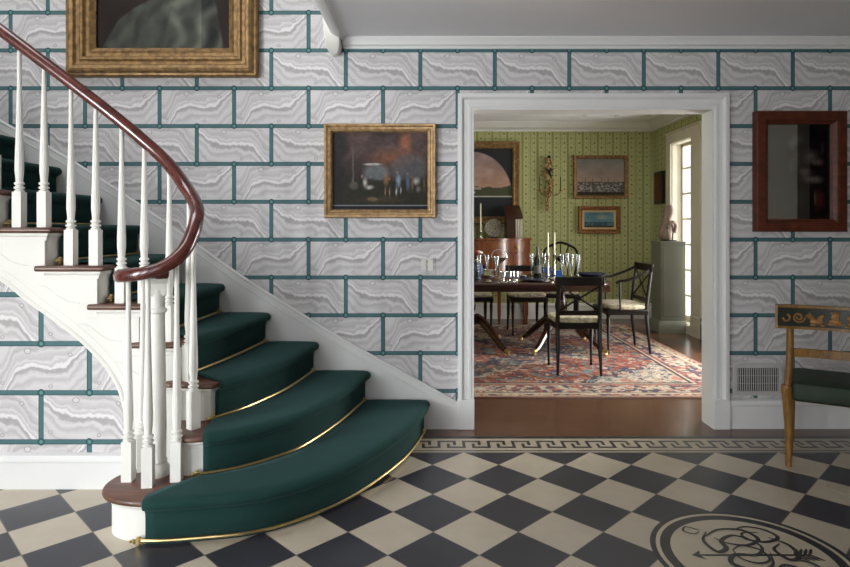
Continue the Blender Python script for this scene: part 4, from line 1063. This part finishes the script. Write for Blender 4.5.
# eagle sconce
SN = thing('wall_sconce', 'carved gilt wall sconce with a dark eagle and two candle arms, between the paintings', 'sconce', (PX(550, 8.40), YB, PZ(213, 8.40)))
sx_ = PX(549, 8.40); yS = 8.42
def zs(py): return PZ(py, 8.40)
mb = MB(); rnd = random.Random(4)
for k in range(80):
    t_ = k / 79; z = zs(158 + 52 * t_); w_ = .06 * math.sin(PI * min(1, t_ * 1.1 + .08)) + .015
    mb.ball((sx_ + rnd.uniform(-w_, w_) + (-.015 if t_ > .8 else 0), yS - rnd.uniform(0, .025), z), (rnd.uniform(.012, .026), .018, rnd.uniform(.014, .03)), 8)
finish('carved_stem', mb, M['giltpale'], SN, sharp=1.5)
mb = MB(); mb.ball((sx_, yS - .04, zs(157)), .024, 10); finish('finial', mb, M['iron'], SN)
mb = MB(); ez = zs(171)
mb.ball((sx_ + .005, yS - .05, ez - .02), (.02, .02, .042), 10); mb.ball((sx_ + .014, yS - .055, ez + .03), .013, 8)
for sg in (-1, 1): mb.tube([(sx_ + sg * .01, yS - .05, ez - .005), (sx_ + sg * .05, yS - .052, ez + .022), (sx_ + sg * .098, yS - .05, ez + .042)], [.020, .013, .003], 8, flat=.5)
mb.tube([(sx_, yS - .05, ez - .05), (sx_ + .05, yS - .05, ez - .075)], [.014, .006], 6)
finish('eagle', mb, M['iron'], SN)
for sg in (-1, 1):
    mb = MB(); zc = zs(193)
    mb.tube(cr([(sx_, yS - .02, zs(188)), (sx_ + sg * .05, yS - .07, zc - .03), (sx_ + sg * .11, yS - .10, zc - .025), (sx_ + sg * .145, yS - .10, zc + .02)], 6), .006, 6)
    mb.lathe([(.006, 0), (.026, .012), (.026, .018), (.008, .02), (.010, .03), (.010, .05)], (sx_ + sg * .145, yS - .10, zc + .018), 10); ar = finish('candle_arm', mb, M['giltdark'], SN)
    mb = MB(); mb.lathe([(.0075, .05), (.007, .20), (.002, .205)], (sx_ + sg * .145, yS - .10, zc + .018), 8); finish('candle', mb, M['iron'], SN)
# downlights
DL = None
for i, (x, y) in enumerate(((2.04, 7.88), (2.46, 7.88))):
    t = thing('ceiling_downlight', ('small round recessed ceiling light above the harbour painting', 'small round recessed ceiling light nearer the window corner')[i], 'ceiling light', (x, y, 2.745), 0, 'recessed lights in the dining room ceiling')
    mb = MB(); mb.lathe([(.022, -.001), (.034, -.004), (.034, .004), (.022, .004)], (x, y, 2.746), 16); finish('rim', mb, M['trim'], t)
    g = NT('downlight_glow%d' % i); g.b.inputs['Emission Color'].default_value = (1, .9, .75, 1); g.b.inputs['Emission Strength'].default_value = 14.0
    g.fin(g.mix(g.noise(None, 5), (.9, .9, .85, 1), (1, 1, .95, 1)), .5)
    mb = MB(); mb.lathe([(.002, 0), (.021, 0), (.021, .003), (.002, .003)], (x, y, 2.746), 16); finish('bulb', mb, g.mat, t)

# pedestal cabinet and sculpture
PC = thing('pedestal_cabinet', 'tall grey-green painted pedestal in the corner by the window, carrying a sculpture', 'pedestal', (2.97, 7.48, 0))
x0, x1, y0, y1 = 2.82, 3.125, 7.33, 7.63
mb = MB(); mb.box(x0, x1, y0, y1, .12, 1.095); finish('body', mb, M['grey'], PC, bevel=.003)
mb = MB(); mb.box(x0 - .012, x1, y0 - .012, y1 + .01, 1.095, 1.115); finish('top', mb, M['grey'], PC, bevel=.003)
mb = MB(); rr = [[(x0 - e, y0 - e, z), (x1, y0 - e, z), (x1, y1 + e * .5, z), (x0 - e, y1 + e * .5, z)] for e, z in ((.035, 0), (.035, .10), (.02, .125), (.012, .14), (0, .145))]; mb.rings(rr); finish('plinth', mb, M['grey'], PC)
mb = MB(); mb.box(x0 + .03, x1 - .03, y0 - .006, y0, .20, 1.04); finish('door', mb, M['grey'], PC, bevel=.003)
SCU = thing('sculpture', 'small pinkish carved figure with rounded belly on top of the grey pedestal', 'sculpture', (2.95, 7.47, 1.115))
mb = MB(); mb.lathe([(.02, .012), (.070, .03), (.098, .09), (.100, .14), (.084, .19), (.062, .235), (.066, .27), (.074, .32), (.072, .38), (.058, .425), (.032, .445), (.005, .45)], (2.945, 7.47, 1.115), 20, sx=.85)
for v in range(len(mb.v)):
    x, y, z = mb.v[v]; t_ = (z - 1.115) / .45; mb.v[v] = (x + .065 * (t_ - .3) + .012 * math.sin(z * 37 + y * 20), y + .01 * math.sin(z * 31), z)
mb.tube(cr([(2.92, 7.40, 1.30), (2.98, 7.37, 1.35), (3.03, 7.39, 1.31), (3.02, 7.41, 1.22)], 5), .022, 8)
finish('carved_figure', mb, M['stone'], SCU, sharp=2)
mb = MB(); mb.box(2.89, 3.05, 7.42, 7.52, 1.115, 1.128); mb.tube([(3.005, 7.43, 1.13), (3.01, 7.42, 1.24), (3.03, 7.41, 1.27)], .008, 6); finish('stand', mb, M['iron'], SCU, bevel=.002)

# ---------------------------------------------------------------- table settings
TZ = .7405 + RZ - .0135 + .001
def on_table(px, py):                     # base pixel to a point on the table top
    Y = (H - TZ) * F / (py - VY); return PX(px, Y), Y
def flute(x, y, lab, h=.26):
    t = thing('champagne_flute', lab, 'glass', (x, y, TZ), 0, 'tall flutes on the dining table')
    mb = MB(); mb.lathe([(.001, 0), (.034, .001), (.034, .004), (.006, .010), (.0045, .06), (.007, .085)], (0, 0, 0), 14); finish('foot_and_stem', mb, M['glass'], t, world=False)
    mb = MB(); mb.lathe([(.006, .085), (.013, .12), (.019, .18), (.026, h), (.0245, h), (.017, .18), (.011, .125), (.004, .092)], (0, 0, 0), 14); finish('bowl', mb, M['glass'], t, world=False)
    return t
fl = [(479, 281, 'tall clear flute at the left end, beside the blue vase'), (487, 280, 'tall clear flute second from the left door casing'), (496.5, 282.4, 'tall clear flute below the silver basket'),
      (531.5, 278, 'tall clear flute just left of the wine bottle'), (544, 277.5, 'tall clear flute between wine bottle and candles'), (562, 279, 'tall clear flute right of the candles, in front of the blue boxes'),
      (567, 277, 'tall clear flute right of the blue boxes'), (571.5, 279, 'tall clear flute in front of the shield-back chair edge'), (578, 279, 'rightmost tall clear flute, by the navy bowl')]
f0 = None
for px, py, lab in fl:
    x, y = on_table(px, py)
    if f0 is None: f0 = flute(x, y, lab)
    else: copy_tree(f0, (x, y, TZ), 0, lab)
sg0 = None
for px, py, lab in ((503, 282.6, 'small cut tumbler left of its twin, under the sideboard drawers'), (509, 282.6, 'small cut tumbler right of its twin, under the sideboard drawers'), (516, 282.6, 'small tumbler standing in line with the brass sideboard knob')):
    x, y = on_table(px, py)
    if sg0 is None:
        sg0 = thing('tumbler', lab, 'glass', (x, y, TZ), 0, 'small tumblers on the dining table')
        mb = MB(); mb.lathe([(.001, .002), (.022, 0), (.026, .01), (.018, .02), (.016, .035), (.030, .055), (.034, .11), (.031, .11), (.026, .06), (.002, .045)], (0, 0, 0), 10); finish('glass_body', mb, M['glass'], sg0, world=False, sharp=.3)
    else: copy_tree(sg0, (x, y, TZ), 0, lab)
c0 = None
for px, py, lab in ((548, 282.4, 'left of the two silver candlesticks with cream taper'), (554.5, 281, 'right of the two silver candlesticks with cream taper')):
    x, y = on_table(px, py)
    if c0 is None:
        c0 = thing('candlestick', lab, 'candlestick', (x, y, TZ), 0, 'silver candlesticks on the table')
        mb = MB(); mb.lathe([(.045, 0), (.048, .008), (.03, .018), (.014, .03), (.010, .05), (.017, .065), (.010, .08), (.008, .23), (.015, .245), (.021, .265), (.023, .27), (.013, .272), (.013, .285), (.017, .288)], (0, 0, 0), 16); finish('stick', mb, M['silver'], c0, world=False)
        mb = MB(); mb.lathe([(.0085, .288), (.0075, .485), (.003, .495)], (0, 0, 0), 10); finish('taper', mb, M['candle'], c0, world=False)
    else: copy_tree(c0, (x, y, TZ), 0, lab)
x, y = on_table(537.5, 277.5)
t = thing('wine_bottle', 'dark wine bottle with grey label on the table', 'bottle', (x, y, TZ))
mb = MB(); mb.lathe([(.001, .0), (.037, .0), (.039, .01), (.039, .19), (.034, .215), (.018, .245), (.014, .26), (.014, .32), (.016, .322), (.016, .335), (.001, .336)], (x, y, TZ), 20); finish('bottle_body', mb, M['bottle'], t)
mb = MB(); mb.lathe([(.0395, .05), (.0400, .05), (.0400, .13), (.0395, .13)], (x, y, TZ), 20); finish('label', mb, M['label'], t)
for px, py, w_, h_, lab in ((547, 273.5, .10, .075, 'small bright blue box behind the left candlestick'), (557.5, 277.5, .105, .075, 'small bright blue box behind the right candlestick')):
    x, y = on_table(px, py); t = thing('blue_box', lab, 'box', (x, y + .03, TZ), .1, 'blue boxes on the table')
    mb = MB(); mb.box(-w_ / 2, w_ / 2, -.03, .03, 0, h_ * .72); finish('box_base', mb, M['blue'], t, world=False, bevel=.003)
    mb = MB(); mb.box(-w_ / 2 - .002, w_ / 2 + .002, -.032, .032, h_ * .72, h_); finish('lid', mb, M['blue'], t, world=False, bevel=.003)
# small silver pieces
s0 = None
for px, py, lab in ((552, 282.8, 'small silver dish nearest the left candlestick base'), (524, 280, 'small silver dish left of the wine bottle'), (560, 282.6, 'small silver dish right of the candlesticks')):
    x, y = on_table(px, py)
    if s0 is None:
        s0 = thing('salt_dish', lab, 'dish', (x, y, TZ), 0, 'little silver dishes on the table')
        mb = MB(); mb.lathe([(.018, 0), (.012, .012), (.030, .03), (.034, .048), (.030, .046), (.010, .022), (.001, .02)], (0, 0, 0), 12); finish('dish', mb, M['silver'], s0, world=False)
    else: copy_tree(s0, (x, y, TZ), 0, lab)
# bowls, plates, napkins
def dish(name, lab, cat, px, py, r, h_, mat, sx=1.0, group=None):
    x, y = on_table(px, py); t = thing(name, lab, cat, (x, y, TZ), 0, group)
    mb = MB(); mb.lathe([(.001, .0), (r * .5, .0), (r * .6, h_ * .2), (r, h_), (r * .985, h_ + .004), (r * .55, h_ * .35), (.001, h_ * .28)], (0, 0, 0), 32); finish('dish_body', mb, mat, t, world=False); return t
dish('serving_bowl', 'wide navy bowl at the right end of the table', 'bowl', 591, 277.5, .16, .045, M['navy'])
dish('serving_bowl', 'navy plate in front of the candlesticks, behind the near chair', 'bowl', 575, 282, .15, .018, M['navy'])
dish('serving_bowl', 'dark plate left of the candlesticks, in front of the bottle', 'bowl', 534, 281, .14, .018, M['navy'])
# left cluster
x, y = on_table(478, 279); VSX, VSY = x, y
t = thing('flower_vase', 'blue and white china vase at the left edge of the doorway', 'vase', (x, y, TZ))
mb = MB(); mb.lathe([(.03, 0), (.034, .01), (.025, .02), (.055, .07), (.062, .10), (.045, .14), (.034, .16), (.042, .18), (.036, .178), (.028, .15), (.001, .10)], (x, y, TZ), 18); finish('vase_body', mb, M['bluewhite'], t)
t = thing('flowers', 'red and white flowers with leaves in the blue vase', 'flowers', (x, y, TZ + .11))
rnd = random.Random(9)
for col, n_, nm in (('red', 5, 'red_blooms'), ('white', 5, 'white_blooms'), ('leaf', 12, 'foliage')):
    mb = MB()
    for k in range(n_):
        a = rnd.uniform(0, 6.28); rr_ = rnd.uniform(.01, .085); zz = TZ + rnd.uniform(.19, .32 if col != 'leaf' else .27)
        c = (x + rr_ * math.cos(a), y + rr_ * math.sin(a), zz)
        if col == 'leaf': mb.ball(c, (.026, .012, .034), 8); mb.tube([(x, y, TZ + .12), c], .003, 5)
        else:
            for q in range(5): mb.ball((c[0] + .014 * math.cos(q * 1.257), c[1] + .014 * math.sin(q * 1.257), c[2]), (.014, .014, .011), 8)
            mb.ball((c[0], c[1], c[2] + .006), .011, 8); mb.tube([(x, y, TZ + .12), c], .003, 5)
    finish(nm, mb, M[col], t, sharp=1.5)
x, y = on_table(499, 279)
t = thing('cake_basket', 'openwork silver basket with a high loop handle on a stem', 'basket', (x, y, TZ))
mb = MB(); mb.lathe([(.05, 0), (.05, .008), (.014, .02), (.010, .12), (.02, .17), (.05, .19), (.085, .225), (.083, .227), (.046, .195), (.001, .185)], (x, y, TZ), 20); finish('bowl', mb, M['basket'], t)
mb = MB(); mb.tube([(x + .083 * math.cos(a), y, TZ + .226 + .085 * math.sin(a)) for a in [PI * k / 16 for k in range(17)]], .0045, 6); finish('handle', mb, M['silver'], t)
t = thing('sauce_boat', 'small silver pouring jug beside the flower vase', 'jug', (on_table(488.5, 282)[0], on_table(488.5, 282)[1], TZ))
mb = MB(); mb.lathe([(.028, 0), (.03, .006), (.014, .02), (.040, .05), (.046, .075), (.040, .105), (.046, .125), (.042, .124), (.034, .10), (.001, .05)], (0, 0, 0), 14, sx=1.2); finish('jug_body', mb, M['silver'], t, world=False)
mb = MB(); mb.tube(cr([(.045, 0, .115), (.085, 0, .12), (.08, 0, .07), (.05, 0, .055)], 5), .004, 6); finish('handle', mb, M['silver'], t, world=False)

# ================================================================== LIGHT
def area(name, loc, rot, sx, sy, power, col):
    l = bpy.data.lights.new(name, 'AREA'); l.shape = 'RECTANGLE'; l.size = sx; l.size_y = sy; l.energy = power; l.color = col
    o = bpy.data.objects.new(name, l); COL.objects.link(o); o.location = loc; o.rotation_euler = rot; return o
DAY = (.93, .97, 1.0)
area('daylight_left', (XL - .35, -1.7, 1.45), (0, -PI / 2, 0), 1.9, 1.9, 700, DAY)
area('daylight_behind_left', (-3.5, -3.5, 1.3), (PI / 2, 0, 0), 1.5, 2.2, 185, DAY)
area('daylight_behind', (-1.2, -3.5, 1.3), (PI / 2, 0, 0), 1.5, 2.2, 28, DAY)
area('stairwell_daylight', (-2.6, 2.3, 4.6), (math.radians(15), math.radians(-15), 0), 1.6, 1.4, 45, DAY)
area('dining_daylight', (XR + 1.5, 7.3, 1.5), (0, PI / 2, 0), 2.4, 1.6, 170, (1, .98, .94))
area('dining_daylight_near', (XR + .62, 5.45, 1.4), (0, PI / 2, 0), 2.4, 1.2, 215, (1, .98, .94))  # lamp at the unseen nearer window, added to brighten the dining room
w = bpy.data.worlds.new('world'); SC.world = w; w.use_nodes = True
w.node_tree.nodes['Background'].inputs[0].default_value = (.85, .93, 1.0, 1); w.node_tree.nodes['Background'].inputs[1].default_value = 1.3

# ================================================================== CAMERA
cam = bpy.data.cameras.new('camera'); co = bpy.data.objects.new('camera', cam); COL.objects.link(co)
co.location = (0, 0, H); co.rotation_euler = (PI / 2, 0, 0)
cam.sensor_width = 36.0; cam.sensor_fit = 'HORIZONTAL'; cam.lens = 36.0 * F / 850.0
cam.shift_x = -(VX - 425.0) / 850.0; cam.shift_y = -(283.5 - VY) / 850.0
SC.camera = co
SC.view_settings.view_transform = 'Standard'; SC.view_settings.look = 'None'; SC.view_settings.gamma = 1.0
SC.view_settings.use_curve_mapping = False; SC.view_settings.exposure = 0.16
